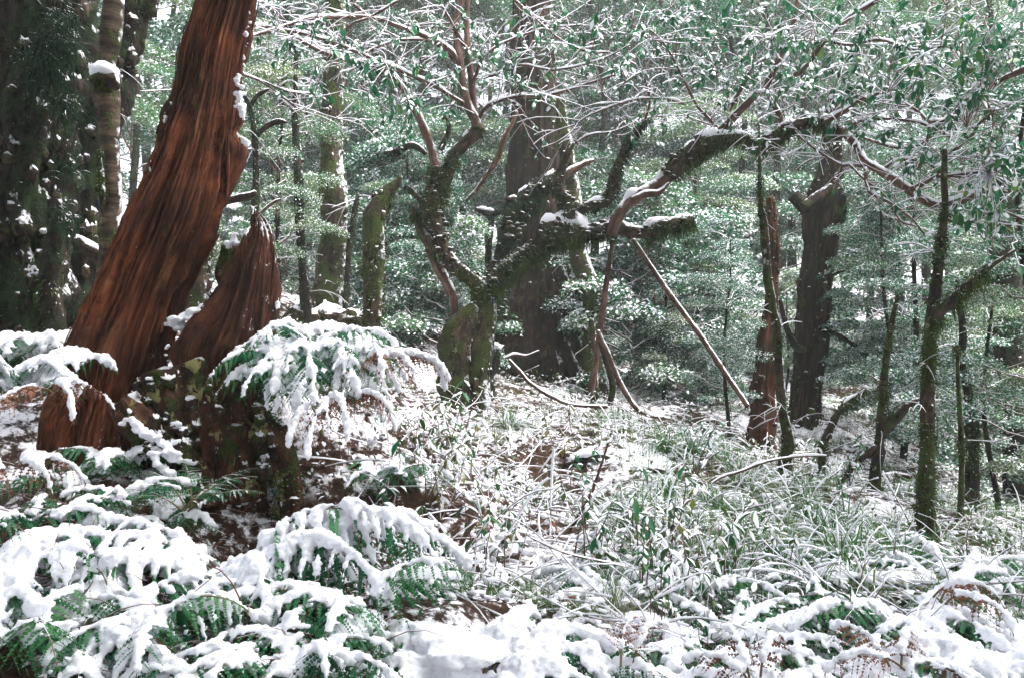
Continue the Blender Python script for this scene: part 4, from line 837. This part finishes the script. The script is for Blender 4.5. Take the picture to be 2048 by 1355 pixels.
# ---------------------------------------------------------------- ferns
def frond(base, az_, e0, e1, L, pinL, npair, wid=.045, npin=13, sag=.55, roof=.35, seed=0, twist=0.):
    """world-space curves of one frond: rachis (n,3), pinna midribs (2*npair,8,3)"""
    n = 24; s = np.linspace(0, 1, n); el = np.radians(e0 + (e1 - e0) * s ** 1.05); a = np.radians(az_) + twist * s
    T = np.stack([np.cos(el) * np.cos(a), np.cos(el) * np.sin(a), np.sin(el)], -1)
    R = base + np.vstack([[0, 0, 0], np.cumsum((T[1:] + T[:-1]) / 2 * (L / (n - 1)), 0)])
    sk = np.linspace(.17, .985, npair); i = sk * (n - 1); i0 = np.minimum(i.astype(int), n - 2); f = (i - i0)[:, None]
    c = R[i0] * (1 - f) + R[i0 + 1] * f; tt = T[i0]
    side = np.stack([-np.sin(a[i0]), np.cos(a[i0]), 0 * i], -1)
    prof = np.clip(np.minimum((sk - .02) / .22, 1), 0, 1) * (1 - .88 * np.clip((sk - .3) / .7, 0, 1) ** 1.25)
    t = np.linspace(0, 1, 8)[None, :, None]; out = []
    for sg in (-1, 1):
        ln = (pinL * prof * U(.88, 1.1, npair))[:, None, None]
        d = unit(sg * side + tt * .38 - np.array([0, 0, roof]) + rdir(npair) * .07)[:, None]
        d = unit(d + rng.normal(size=d.shape) * .10); ln = ln * np.where(U(0, 1, (npair, 1, 1)) < .06, U(.2, .6), 1) * U(.82, 1.12, (npair, 1, 1)); out.append(c[:, None] + d * ln * t + tt[:, None] * .12 * ln * t ** 2 - np.array([0, 0, 1.]) * sag * ln * t ** 2)
    return R, np.concatenate(out), np.concatenate([prof, prof]), T
def frond_green(g, R, pin, prof, wid, npin, stalk_r=.0045, ms=1, mg=0, ragged=.04):
    tubes(g, R[None], np.linspace(1, .3, len(R))[None] * stalk_r, 5, ms)
    t = np.linspace(.05, .97, npin); ii = t * 7; i0 = np.minimum(ii.astype(int), 6); f = (ii - i0)[None, :, None]
    c = pin[:, i0] * (1 - f) + pin[:, i0 + 1] * f; tt = unit(pin[:, i0 + 1] - pin[:, i0])
    rt = unit(R[-1] - R[0]); ax = np.cross(tt, np.array([0, 0, 1.])); sd = unit(ax + 1e-5)
    # the blade's plane holds the midrib and the rachis direction
    k = len(pin) // 2; rr = unit(np.gradient(R, axis=0)); idx = np.linspace(.17, .985, k) * (len(R) - 1); rloc = np.concatenate([rr[idx.astype(int)]] * 2)[:, None]
    sd = unit(rloc - tt * (rloc * tt).sum(-1, keepdims=True) + rng.normal(size=tt.shape) * .1); ca = rng.normal(size=(len(pin), 1, 1)) * .55; sd = sd * np.cos(ca) + np.cross(tt, sd) * np.sin(ca); nr = np.cross(tt, sd); nr = nr * np.sign(nr[..., 2:3] + 1e-6)
    gap = np.linalg.norm(np.diff(R, axis=0), axis=1).sum() * .815 / (k - 1); w = min(wid, gap * .6) * np.clip(prof, .3, 1)[:, None] * (1 - .82 * t[None] ** 1.6) * U(.85, 1.1, (len(pin), npin)) * np.where(U(0, 1, (len(pin), npin)) < ragged, U(.05, .5, (len(pin), npin)), 1)
    for sg in (-1, 1):
        fw = unit(sg * sd + tt * .55 - np.array([0, 0, .12]))
        B_ = basis(fw.reshape(-1, 3), nr.reshape(-1, 3), w.ravel()); sp = np.repeat(np.linalg.norm(pin[:, -1] - pin[:, 0], axis=1) / npin, npin)
        B_[:, :, 1] *= np.clip(1.25 * sp / np.maximum(.56 * w.ravel(), 1e-4), .6, 2.2)[:, None]
        scatter(g, KV, KT, [mg, mg], B_, c.reshape(-1, 3))
    hw = (sd * (w * .2)[..., None]); rb = np.stack([c - hw, c + hw], 2).reshape(len(pin), npin * 2, 3) - nr.repeat(2, 1) * .0012
    i2 = np.arange(npin - 1) * 2; q = np.stack([i2, i2 + 1, i2 + 3, i2 + 2], -1)
    g.add(rb.reshape(-1, 3), (q[None] + (np.arange(len(pin)) * npin * 2)[:, None, None]).reshape(-1, 4), None, mg)
def frond_snow(g, R, pin, prof, r0, cover, rach=1.0, seed=0.):
    k = len(pin); reach = np.clip(cover * U(.75, 1.2, k), .1, 1.0)
    t = np.linspace(0, 1, 9); s = reach[:, None] * t[None] * 7; i0 = np.minimum(s.astype(int), 6); f = (s - i0)[..., None]
    c = np.take_along_axis(pin, i0[..., None], 1) * (1 - f) + np.take_along_axis(pin, i0[..., None] + 1, 1) * f
    nz = fbm(c * 13 + seed, 3)
    r = r0 * np.clip(prof, .35, 1)[:, None] * np.sqrt(np.clip(1 - t, 0, 1))[None] ** .8 * np.clip(.92 + 1.2 * nz, .1, 1.6) * np.minimum(t * 9 + .2, 1)[None]
    r[:, 0] = 0; r[:, -1] = 0
    up = c + np.array([0, 0, 1.]) * (r * .5)[..., None]
    tubes(g, up, r, 7)
    i = np.arange(4, len(R)); p = R[i] + np.array([0, 0, r0 * .55]); rr = r0 * rach * np.clip(.9 + 1.1 * fbm(p * 14 + seed, 3), .12, 1.5); rr[[0, -1]] = 0
    tubes(g, p[None], rr[None], 8)
def fern(label, base, fr, cover=.75, r0=.03, pinL=.26, npair=12, wid=.045, npin=13, voxel=.011, dead=False, group=None, blobs=(), sag=.55, roof=.35, name='fern', melt=True, zoff=0.):
    base = np.array(base, float); t = thing(name, label, 'fern', base, group); sg = Geo(); a0 = base + np.array([0, 0, zoff])
    for k, q in enumerate(fr):
        az_, e0, e1, L = q[:4]; cv = q[4] if len(q) > 4 else cover; pl = q[5] if len(q) > 5 else pinL
        b = a0 + np.append(rng.normal(size=2) * .03, 0)
        R, pin, prof, T = frond(b, az_, e0, e1, L, pl, npair, sag=sag, roof=roof, twist=U(-.25, .25))
        g = Geo(); frond_green(g, R, pin, prof, wid, npin, ragged=.35 if dead else .05)
        g.local(base).build('frond', [M['fernd'] if dead else M['fern'], M['stalk']], t)
        if cv > .05: frond_snow(sg, R, pin, prof, r0, cv, seed=k * 3.1)
    for px, py, d, rx, ry, rz in blobs:
        blob(sg, P(px, py, d), np.array([rx, ry, rz]), px * .1, .3, 5, zmin=-.99)
    if sg.n: link('snow', fuse(sg.local(base), voxel, 'snow'), t, 'stuff') if melt else sg.local(base).build('snow', M['snow'], t)
    return t
def ring(n, a0, a1, L, e0=62, e1=-62, j=8):
    return [(a0 + (a1 - a0) * (k + .5) / n + rng.normal() * j, e0 + rng.normal() * 7, e1 + rng.normal() * 9, L * U(.85, 1.12)) for k in range(n)]
fern('snow-heaped fern cascading beside the red-brown stump on the bank', P(618, 850, 4.3), ring(10, -185, 15, .66, 66, -80) + ring(9, -170, 0, .58, 48, -86) + ring(7, -170, 60, .62, 82, -52) + ring(4, 20, 160, .5, 72, -40), .62, .016, .18, 18, .026, 13, .0095, zoff=.22, sag=.45)
fern('great arching fern buried under tongues of snow in front of the hollow root', P(465, 1235, 3.3),
     [(6, 60, -58, 1.08), (-20, 60, -60, .95), (30, 56, -44, 1.0), (166, 52, -36, .95), (190, 54, -44, .9), (-62, 60, -56, .7), (-130, 58, -50, .74), (-2, 76, -66, 1.05)],
     .76, .024, .31, 13, .034, 17, .0095, sag=.8, roof=.5, zoff=.1)
fern('broad fern weighed flat under deep snow in the lower corner', P(130, 1330, 2.75), [(a, e, f, L) for a, e, f, L in [(8, 50, -34, .72), (38, 54, -30, .7), (-28, 48, -44, .62), (165, 50, -30, .66), (130, 55, -26, .66), (-70, 46, -50, .52), (85, 60, -20, .6)]],
     .72, .021, .26, 14, .032, 15, .0095, sag=.6, roof=.35)
fern('snow-smothered fern cut off by the picture edge above the corner fern', P(-30, 1190, 2.95), ring(7, -170, 90, .58, 54, -46), .78, .024, .25, 13, .034, 14, .0105, sag=.65)
fern('low spreading fern under one smooth sheet of snow at the bottom of the picture', P(955, 1372, 2.8),
     [(150, 52, -38, .6), (172, 48, -40, .62), (195, 46, -46, .56), (25, 54, -46, .56), (5, 50, -54, .56), (-22, 46, -56, .5), (60, 50, -30, .5), (110, 46, -30, .45), (-70, 44, -60, .42), (-115, 46, -60, .42)],
     .66, .021, .25, 14, .032, 15, .0095, blobs=[(930, 1305, 2.72, .13, .12, .035), (870, 1270, 2.82, .08, .09, .03)], sag=.55, roof=.3)
fern('snowy fern on the bank at the edge left of the red trunk', P(40, 830, 4.1), ring(9, -190, 60, .5, 62, -50), .75, .022, .17, 15, .026, 12, .010, zoff=.1)
fern('second snowy fern on the bank under the old dark trunk', P(70, 760, 4.9), ring(8, -180, 90, .5, 62, -50), .75, .024, .17, 14, .026, 12, .012, zoff=.1)
fern('small fern with bare bright green fronds before the root mass', P(375, 1040, 3.7), [(20, 50, -5, .34), (45, 45, 0, .38), (-5, 40, -15, .36), (150, 50, 0, .32), (115, 58, 10, .32), (175, 40, -10, .3)], .0, .02, .13, 17, .018, 10, sag=.15, roof=.1, zoff=.05)
fern('low dark fern flecked with snow beneath the root mass', P(250, 1010, 3.8), ring(6, -170, 60, .34, 50, -30), .3, .014, .12, 14, .02, 10, .01)
fern('sparse fern with snow-lined drooping ribs at the lower edge of the slope', P(1900, 1215, 3.9), ring(8, -60, 200, .62, 58, -42), .62, .017, .17, 13, .03, 12, .009, sag=.4)
fern('wide fern crusted with snow spreading before the lower mossy trunks', P(1800, 1275, 3.5), ring(11, -190, 40, .62, 56, -46), .6, .016, .2, 15, .034, 13, .0105, sag=.4)
fern('fern under clotted snow in the lower right corner', P(1985, 1370, 3.1), ring(10, -200, 60, .56, 56, -42), .78, .026, .2, 13, .035, 12, .010, sag=.45)
fern('fern with long snow-striped fronds combed down the slope at the bottom', P(1450, 1330, 3.3), [(165, 50, -30, .6), (15, 52, -36, .66), (-10, 46, -46, .64), (-35, 44, -50, .56), (195, 46, -36, .5), (60, 60, -20, .5), (-75, 48, -50, .44), (35, 56, -30, .6), (130, 60, -20, .5)], .58, .0145, .2, 17, .034, 13, .0105, sag=.3)
fern('snow-covered fern between the combed fern and the corner fern', P(1700, 1390, 3.0), ring(9, -180, 60, .5, 54, -40), .62, .018, .2, 14, .034, 13, .010, sag=.4)
fern('thin fern with one ladder of snowy ribs beside the low snow sheet', P(1215, 1250, 3.6), ring(6, -20, 200, .48, 62, -46), .6, .014, .13, 15, .024, 11, .008, sag=.3)
fern('thin fern arching over leafy growth in the middle of the lower slope', P(1375, 1235, 3.75), ring(6, -30, 210, .5, 64, -50), .55, .014, .13, 15, .024, 11, .008, sag=.3)
fern('small pale fern on the slope above the thin arching fern', P(1160, 1190, 4.0), ring(5, -20, 200, .42, 62, -46), .55, .013, .12, 15, .022, 11, .008, sag=.3)
fern('snowy fern tucked at the foot of the snapped green trunk', P(690, 760, 5.9), ring(8, -180, 40, .5, 62, -50), .7, .02, .15, 15, .024, 11, .011)
fern('frosted fern on the rise behind the fern bank', P(600, 690, 6.6), ring(8, -190, 30, .5, 62, -50), .7, .022, .15, 15, .024, 11, .012)
bank = [(60,1080,3.4),(330,1300,2.75),(560,1345,2.6),(640,1345,2.7),(720,1270,3.0),(420,1350,2.5),(760,1210,3.5),(690,1050,4.0),(760,1010,4.5),(150,930,4.1),(250,920,4.2),(300,1030,3.8),(0,1290,2.6),(1150,1340,2.9),(1340,1370,3.0),(1580,1300,3.3),(2050,1290,3.3),(1640,1225,3.9)]
for k, (px, py, d) in enumerate(bank):
    x = d * (px - 1024) / F
    fern('smaller fern clotted with snow filling in between the big snowy ferns', (x, d, gz(x, d)[0]), ring(6, -200, 100, U(.34, .5), 56, -50, 20), U(.35, .62), .0125, .17, 15, .03, 12, .012, sag=.5, group='smaller snowy ferns between the big ones')
# dead brown ferns
dk = dict(dead=True)
fern('bunch of withered rust-brown fronds hanging below the cascading fern', P(668, 850, 4.0), [(-80, 40, -90, .46), (-60, 45, -90, .5), (-110, 35, -90, .42), (-30, 50, -88, .5), (-95, 30, -92, .52), (-10, 50, -90, .46)], .2, .012, .09, 18, .018, 10, .008, sag=.8, name='dead_fern', zoff=.08, **dk)
fern('pinkish withered fern drooping under snow beside the snapped trunk', P(735, 775, 4.3), [(-40, 60, -90, .5), (-10, 55, -90, .58), (-70, 60, -92, .55), (10, 55, -90, .52), (-100, 55, -92, .5)], .4, .013, .1, 16, .016, 10, .008, sag=1.0, name='dead_fern', zoff=.08, **dk)
fern('rust-brown dead fronds drooping over the bank left of the red trunk', P(95, 810, 3.75), [(-50, 35, -80, .40), (-15, 35, -66, .44), (-120, 30, -82, .36)], .25, .011, .085, 14, .022, 10, .009, sag=.8, name='dead_fern', zoff=.06, **dk)
fern('brown dead fronds with snow on top at the edge below the bank', P(30, 960, 3.4), [(-30, 35, -85, .34), (-80, 30, -88, .34), (-140, 30, -85, .34), (20, 30, -70, .34)], .35, .014, .11, 13, .022, 10, .009, sag=.8, name='dead_fern', zoff=.06, **dk)
fern('round curled orange-brown dead frond with one snowy rib', P(1262, 1330, 2.8), [(75, 84, -50, .30), (100, 80, -70, .28), (50, 78, -50, .28)], .08, .012, .10, 24, .013, 10, .008, sag=.1, roof=.0, name='dead_fern', **dk)
fern('orange-brown dead frond poking up at the bottom below the combed fern', P(1480, 1372, 2.75), [(100, 76, -30, .3), (60, 70, -50, .3), (150, 64, -50, .28)], .2, .012, .1, 15, .018, 10, .008, sag=.5, name='dead_fern', **dk)
fern('russet dead fronds in the gap between two snowy ferns', P(1800, 1335, 2.85), [(120, 60, -40, .3), (60, 60, -50, .3), (-60, 40, -70, .28), (170, 45, -60, .3)], .2, .012, .1, 15, .02, 10, .008, sag=.6, name='dead_fern', **dk)
fern('dead brown fronds bent over behind the wide crusted fern', P(1890, 1200, 3.4), [(-20, 60, -80, .34), (-60, 56, -80, .34), (30, 56, -70, .32)], .3, .012, .1, 14, .02, 10, .009, sag=.8, name='dead_fern', **dk)
fern('dead brown fronds in the dark under the great arching fern', P(580, 1270, 3.1), [(-100, 30, -80, .3), (-40, 20, -70, .34), (-10, 10, -50, .34), (-70, 35, -85, .3)], .0, .012, .1, 14, .02, 10, sag=.8, name='dead_fern', zoff=.12, **dk)
stick('fallen_branch', 'thin bare stalk slanting down out of the great arching fern', 'stalk', 2.95, [(548,1165),(580,1212),(620,1262),(662,1315),(690,1350)], [6,6,7,7,7], 'stalk', snow=False)

for k, (pts, wd) in enumerate([([(545,1330),(548,1260),(552,1190)], 6), ([(590,1350),(600,1280),(620,1200)], 6), ([(530,1350),(536,1290),(560,1210)], 5), ([(500,1340),(496,1270),(488,1200)], 6), ([(640,1330),(622,1280),(588,1230)], 5), ([(470,1345),(440,1300),(400,1275)], 7)]):
    stick('fern_stalk', ['pale upright fern stalk under the great arching fern', 'second bare fern stalk slanting right under the great arching fern', 'brown bent stalk in the dark hollow under the great fern', 'short stalk at the inner side of the great arching fern', 'leaning brown stalk crossing the litter under the great fern', 'black curved dead stalk at the foot of the great fern'][k], 'stalk', 2.95, pts, [wd] * 3, 'stalk', snow=False)
# ---------------------------------------------------------------- undergrowth on the slope
def slope_pts(n, lo_px=700, hi_px=2150, d0=3.4, d1=13.5, pw=1.6):
    px = U(lo_px, hi_px, n); d = d0 + (d1 - d0) * U(0, 1, n) ** pw
    x = d * (px - 1024) / F; return x, d, gz(x, d)
def grass_geo(bx, by, bz, ln, lean, width):
    n = len(bx); a = U(0, 2 * np.pi, n); h = np.stack([np.cos(a), np.sin(a), 0 * a], -1)
    t = np.linspace(0, 1, 5)[None, :, None]; L = ln[:, None, None]; le = lean[:, None, None]
    c = np.stack([bx, by, bz - .015], -1)[:, None] + h[:, None] * L * (le * t ** 1.5) + np.array([0, 0, 1.]) * L * (t * (1.05 - .35 * le) - le * .75 * t ** 2.4)
    sd = np.stack([-np.sin(a), np.cos(a), 0 * a], -1)[:, None] * (width[:, None, None] * np.array([.8, 1, .9, .6, .1])[None, :, None]) + rdir(n)[:, None] * .001
    V = np.stack([c - sd, c + sd], 2).reshape(n, 10, 3)
    q = np.array([[0, 1, 3, 2], [2, 3, 5, 4], [4, 5, 7, 6], [6, 7, 9, 8]])
    return V.reshape(-1, 3), (q[None] + (np.arange(n) * 10)[:, None, None]).reshape(-1, 4), c
n = 26000; x, y, z = slope_pts(n)
keep = fbm(np.stack([x * .8, y * .8, 0 * x], -1), 3) > -.02 - .3 * (x / y > .08); x, y, z = x[keep], y[keep], z[keep]; n = len(x)
V, Q, c = grass_geo(x, y, z, U(.06, .2, n) * (1 + .5 * (x / y > .1)), U(.25, 1.1, n), U(.0010, .0030, n))
g = Geo(); g.add(V, Q)
g.build('grass', M['grass'], kind='stuff')
# tussocks, singly
TU = []
for k in range(5):
    m = 130; r = np.sqrt(U(0, 1, m)) * .07; a = U(0, 6.28, m)
    V, Q, c = grass_geo(r * np.cos(a), r * np.sin(a), 0 * r, U(.18, .42, m), U(.3, 1.1, m), U(.0013, .003, m))
    g = Geo(); g.add(V, Q)
    s_ = U(0, 1, m) < .22; tubes(g, c[s_][:, 1:5] + np.array([0, 0, .004]), U(.002, .0052, s_.sum())[:, None] * np.array([.2, 1, .9, .1])[None], 4, 1)
    TU.append(g.mesh('grass_tussock', [M['grass'], M['snow']]))
def put_tussock(x, y, sc, k):
    o = link('grass_tussock', TU[k]); o.location = (x, y, gz(x, y)[0] - .02); o.rotation_euler = (0, 0, U(0, 6.28)); o.scale = (sc,) * 3
    tag(o, 'arching green grass tussock streaked with snow on the slope', 'grass tussock', 'grass tussocks on the slope')
for px, py in [(1320,1010),(1260,1040),(1470,1130),(1530,1010),(1600,1000),(1440,1000),(1560,1060),(1380,1060),(1650,1060),(1700,1110),(1590,1140),(1500,1180),(1400,1110),(1340,960),(1230,1000),(1630,1180),(1760,1080),(1690,1020),(1020,830),(1000,860),(1450,900),(1380,880),(1330,870),(1480,950),(1720,1170),(1550,1110),(1300,1100),(1080,980),(1620,960),(1800,1130)]:
    p = ground_hit(px, py + 25); put_tussock(p[0], p[1], U(.85, 1.35), rng.integers(0, 5))
for k in range(60):
    x, y, z = slope_pts(1, 1150, 2050, 3.8, 11); put_tussock(float(x[0]), float(y[0]), U(.55, 1.05), rng.integers(0, 5))
# low leaves, twigs, clots of snow
g = Geo(); n = 12000; x, y, z = slope_pts(n, 540, 2150, 3.3, 13, 1.4)
pt = fbm(np.stack([x * 1.1, y * 1.1, 0 * x + 3], -1), 3) > .0; x, y, z = x[pt], y[pt], z[pt]; n = len(x)
hgt = U(.01, .2, n) ** 1.0; p = np.stack([x, y, z + hgt], -1); kk = rng.choice(4, n, p=[.25, .3, .25, .2])
A = basis(unit(rdir(n) + np.array([0, 0, -.35])), unit(np.array([0, 0, 1.]) + rdir(n) * .5), U(.025, .065, n))
for k in range(4): scatter(g, LEAFT[k][0], LEAFT[k][1], LEAFT[k][2], A[kk == k], p[kk == k])
st = np.stack([np.stack([x, y, z - .01], -1), p], 1)[::2]; st = np.concatenate([st[:, :1], (st[:, :1] + st[:, 1:]) / 2 + rng.normal(size=(len(st), 1, 3)) * .015, st[:, 1:]], 1)
tubes(g, st, np.repeat(np.array([[.0022, .0018, .0012]]), len(st), 0), 3, 2)
n = 1500; x, y, z = slope_pts(n, 640, 2150, 3.3, 11, 1.3)
tp = twig_paths(np.stack([x, y, z + U(0, .08, n)], -1), unit(rdir(n) * np.array([1, 1, .5]) + np.array([0, 0, .25])), U(.1, .55, n), 6, .2, .14); tubes(g, tp, U(.0018, .0045, n)[:, None] * np.linspace(1, .4, 6)[None], 4, 2)
tubes(g, tp + np.array([0, 0, .004]), U(.003, .006, n)[:, None] * np.clip(.6 + fbm(tp * 8, 3), .05, 1.3), 4, 1)
g.build('undergrowth', [M['under'], M['snow'], M['twig']], kind='stuff')
def ico(nv=2):
    import bmesh
    b = bmesh.new(); bmesh.ops.create_icosphere(b, subdivisions=nv, radius=1); b.verts.ensure_lookup_table()
    v = np.array([q.co[:] for q in b.verts]); t = [[q.index for q in f.verts] for f in b.faces]; b.free(); return v, t
iv0, it_ = ico(1); g = Geo(); n = 3800; x, y, z = slope_pts(n, 740, 2150, 3.3, 13, 1.6)
A = basis(unit(rdir(n) * np.array([1, 1, .25])), unit(np.array([0, 0, 1.]) + rdir(n) * .3), U(.006, .026, n)); A[:, :, 2] *= U(.4, .75, n)[:, None]; A[:, :, 0] *= U(1, 2.2, n)[:, None]
o_ = np.stack([x, y, z + U(.0, .13, n) * U(0, 1, n)], -1)
for q in range(6):
    scatter(g, iv0 * (1 + .55 * fbm(iv0 * 1.5 + 7 * q, 3))[:, None], it_, [0] * len(it_), A[q::6], o_[q::6])
g.build('snow_clots', M['snow'], kind='stuff')
g = Geo(); n = 4200; x, y, z = slope_pts(n, 250, 2150, 3.2, 12, 1.4); p = np.stack([x, y, z + .008 + .05 * U(0, 1, n) ** 2], -1)
A = basis(unit(rdir(n) * np.array([1, 1, .4])), unit(np.array([0, 0, 1.]) + rdir(n) * .45), U(.03, .075, n)); kk = rng.choice(4, n, p=[.75, .05, .1, .1])
for k in range(4): scatter(g, LEAFT[k][0], LEAFT[k][1], LEAFT[k][2], A[kk == k], p[kk == k])
n = 1500; px_ = U(60, 780, n); y = 2.4 + 2.2 * U(0, 1, n); x = y * (px_ - 1024) / F; p = np.stack([x, y, gz(x, y) + .006 + .04 * U(0, 1, n) ** 2], -1)
A = basis(unit(rdir(n) * np.array([1, 1, .4])), unit(np.array([0, 0, 1.]) + rdir(n) * .45), U(.02, .06, n)); scatter(g, LEAFT[0][0], LEAFT[0][1], LEAFT[0][2], A, p)
n = 700; px_ = U(60, 760, n); y = 2.5 + 2 * U(0, 1, n); x = y * (px_ - 1024) / F; tp = twig_paths(np.stack([x, y, gz(x, y) + .01], -1), unit(rdir(n) * np.array([1, 1, .4]) + np.array([0, 0, .2])), U(.06, .3, n), 5, .2, .15); tubes(g, tp, U(.0015, .004, n)[:, None] * np.linspace(1, .4, 5)[None], 4, 0)
g.build('leaf_litter', [M['fernd'], M['snow']], kind='stuff')
for k in range(26):
    q = slope_pts(1, 760, 1950, 3.8, 10); L_ = U(.35, 1.1); a_ = U(0, 6.28); c = np.array([q[0][0], q[1][0], q[2][0] + .03])
    m_ = 6; tt_ = np.linspace(0, 1, m_)[:, None]; pp = c + tt_ * L_ * np.array([math.cos(a_), math.sin(a_), 0]) + np.cumsum(rng.normal(size=(m_, 3)) * .011, 0)
    pp[:, 2] = gz(pp[:, 0], pp[:, 1]) + np.linspace(.02, U(.02, .3), m_); r_ = U(.005, .012)
    l = limb(pp, np.linspace(r_, r_ * .4, m_), 8, .03, .2, 12); g = Geo(); put(g, l)
    t = thing('fallen_branch', 'crooked dead branch lined with snow lying loose among the slope grasses', 'branch', c, 'loose dead branches on the slope'); g.local(c).build('wood', M['twig' if k % 3 else 'darkbark'], t)
    s = Geo(); snow_cap(s, l, .85, .5, (0, 0, 1), .1); s.local(c).build('snow', M['snow'], t)
# leafy young plants, singly
LP = []
for k in range(5):
    g = Geo(); ns = rng.integers(1, 4); L0 = []
    for q in range(ns):
        tp = twig_paths(np.zeros((1, 3)), np.array([[rng.normal() * .35, rng.normal() * .35, 1.]]), [U(.22, .5)], 7, .1, .1); tubes(g, tp, np.linspace(.004, .0018, 7)[None], 4, 2)
        m = 9; i = rng.integers(3, 7, m); a = U(0, 6.28, m)
        f = unit(np.stack([np.cos(a), np.sin(a), U(-1.1, -.1, m)], -1)); o_ = tp[0, i]; sc = U(.05, .095, m)
        kk = rng.choice(4, m, p=[.3, .3, .2, .2]); A = basis(f, np.tile([0, 0, 1.], (m, 1)), sc)
        for j in range(4): scatter(g, LEAFT[j][0] * np.array([1, .75, 1]), LEAFT[j][1], LEAFT[j][2], A[kk == j], o_[kk == j])
    LP.append(g)
LPM = [[q.mesh('leafy_plant', [M[mm], M['snow'], M['twig']]) for q in LP] for mm in ('leafy', 'under', 'leaf')]
spots = [(1085,870),(1070,790),(905,905),(930,880),(870,960),(1040,970),(880,1010),(1000,930),(960,990),(1240,1130),(1290,1110),(1200,1110),(1130,900),(830,900),(850,980),(1450,1170),(970,1100),(1010,1110),(900,960),(1090,700),(1100,660),(1070,680),(1130,760),(940,940),(1310,1150),(1380,1190),(1160,880)]
for k in range(75):
    if k < len(spots): p = ground_hit(spots[k][0], spots[k][1] + 30)
    else:
        q = slope_pts(1, 700, 1700, 3.5, 10); p = np.array([q[0][0], q[1][0], q[2][0]])
    yel = k < len(spots) and k % 2 == 0
    o = link('leafy_plant', LPM[0 if yel else rng.integers(1, 3)][rng.integers(0, 5)]); o.location = (p[0], p[1], p[2] - .02); o.rotation_euler = (0, 0, U(0, 6.28)); o.scale = (U(.75, 1.2),) * 3
    tag(o, *(('small yellowish leafy plant with drooping snow-tipped leaves in the clearing', 'plant', 'yellowish leafy plants in the clearing') if yel else ('small dark green leafy plant carrying snow on its leaves in the clearing', 'plant', 'dark green leafy plants in the clearing')))

# ---------------------------------------------------------------- air
if HAZE > 0:
    b = Geo(); x0, x1, y0, y1, z0, z1 = -62, 62, -15, 92, -4.2, 17.8
    v = [(x, y, z) for z in (z0, z1) for y in (y0, y1) for x in (x0, x1)]
    b.add(np.array(v, float), [[0, 2, 3, 1], [4, 5, 7, 6], [0, 1, 5, 4], [2, 6, 7, 3], [0, 4, 6, 2], [1, 3, 7, 5]])
    hm = bpy.data.materials.new('haze'); hm.use_nodes = True; nt = hm.node_tree; nt.nodes.clear()
    pv = nt.nodes.new('ShaderNodeVolumePrincipled'); pv.inputs['Color'].default_value = (.88, .96, .93, 1); pv.inputs['Density'].default_value = HAZE; pv.inputs['Anisotropy'].default_value = .2
    ou = nt.nodes.new('ShaderNodeOutputMaterial'); nt.links.new(pv.outputs[0], ou.inputs['Volume'])
    b.build('haze', hm, kind='stuff', smooth=False)
# every repeat gets a label of its own, counted out from the landmark it stands by
LMK = [('the leaning red trunk', 330, 4.6), ('the pale ringed sapling', 215, 5), ('the straight moss-patched trunk', 660, 10.2), ('the snapped green trunk', 745, 7.5), ('the twisted tree', 925, 8.5), ('the great dark trunk', 1078, 12), ('the crooked mossy trunk', 1185, 10.8),
       ('the squat red stump', 1415, 13), ('the long leaning pole', 1490, 8.4), ('the tall red-brown stump', 1528, 9), ('the moss-draped trunk', 1615, 10), ('the dead snag', 1655, 7.6), ('the forked mossy stem', 1755, 6.6), ('the lichened trunk', 1856, 5.6),
       ('the dark kinked trunk', 1942, 6.9), ('the arched root', 1195, 6.4), ('the half-buried log', 1020, 5), ('the snow-covered log', 930, 4.15), ('the ladder-ribbed thin fern', 1215, 3.6), ('the combed fern', 1450, 3.4), ('the sparse rib-lined fern', 1880, 3.9), ('the great arching fern', 480, 3.3)]
ORD = 'first second third fourth fifth sixth seventh eighth ninth tenth eleventh twelfth thirteenth fourteenth fifteenth sixteenth seventeenth eighteenth nineteenth twentieth'.split()
ORD += ['twenty-' + q for q in ORD[:9]] + ['thirtieth'] + ['thirty-' + q for q in ORD[:9]]
FORM = {'forest_tree': ('snow-dusted small-leaved tree behind {l}, {o} deep into the hazy wood', True), 'forest_shrub': ('frosted small-leaved shrub behind {l}, {o} going back into the shade', True),
        'grass_tussock': ('arching snow-streaked grass tussock, {o} counting out from {l}', False), 'leafy_plant': ('leafy plant dusted with snow, {o} counting out from {l}', False),
        'fallen_branch': ('loose crooked snow-lined dead branch, {o} counting out from {l}', False), 'fern': ('smaller fern clotted with snow, {o} counting out from {l}', False)}
seen = {}
for o in list(bpy.data.objects):
    k = o.name.split('.')[0]
    if o.parent or k not in FORM or 'group' not in o or 'viewpoint' in o['group']: continue
    x, y = o.location.x, o.location.y; px = 1024 + F * x / y
    if FORM[k][1]: c = min((abs(px - q[1]), q[0]) for q in LMK if q[2] > 6.5 and q[2] < y + 1.5) if y > 7.6 else None; dist = y
    else: c = min((math.hypot(x - q[2] * (q[1] - 1024) / F, y - q[2]), q[0]) for q in LMK); dist = c[0]
    seen.setdefault((k, ('yellow' in o['group']), c[1]), []).append((dist, o.name))
for q, o in enumerate(sorted((o for o in bpy.data.objects if 'viewpoint' in o.get('group', '')), key=lambda o: math.atan2(o.location.x, o.location.y))):
    o['label'] = 'unseen tree added over the viewpoint as shade, ' + ORD[q] + ' going round clockwise from behind'
for (k, yel, l), v in seen.items():
    for q, (dist, nm) in enumerate(sorted(v)):
        t_ = FORM[k][0].format(l=l, o=ORD[q]); bpy.data.objects[nm]['label'] = t_.replace('leafy plant', 'yellowish leafy plant' if yel else 'dark green leafy plant')
for o in bpy.data.objects:
    if '_o' in o: del o['_o']
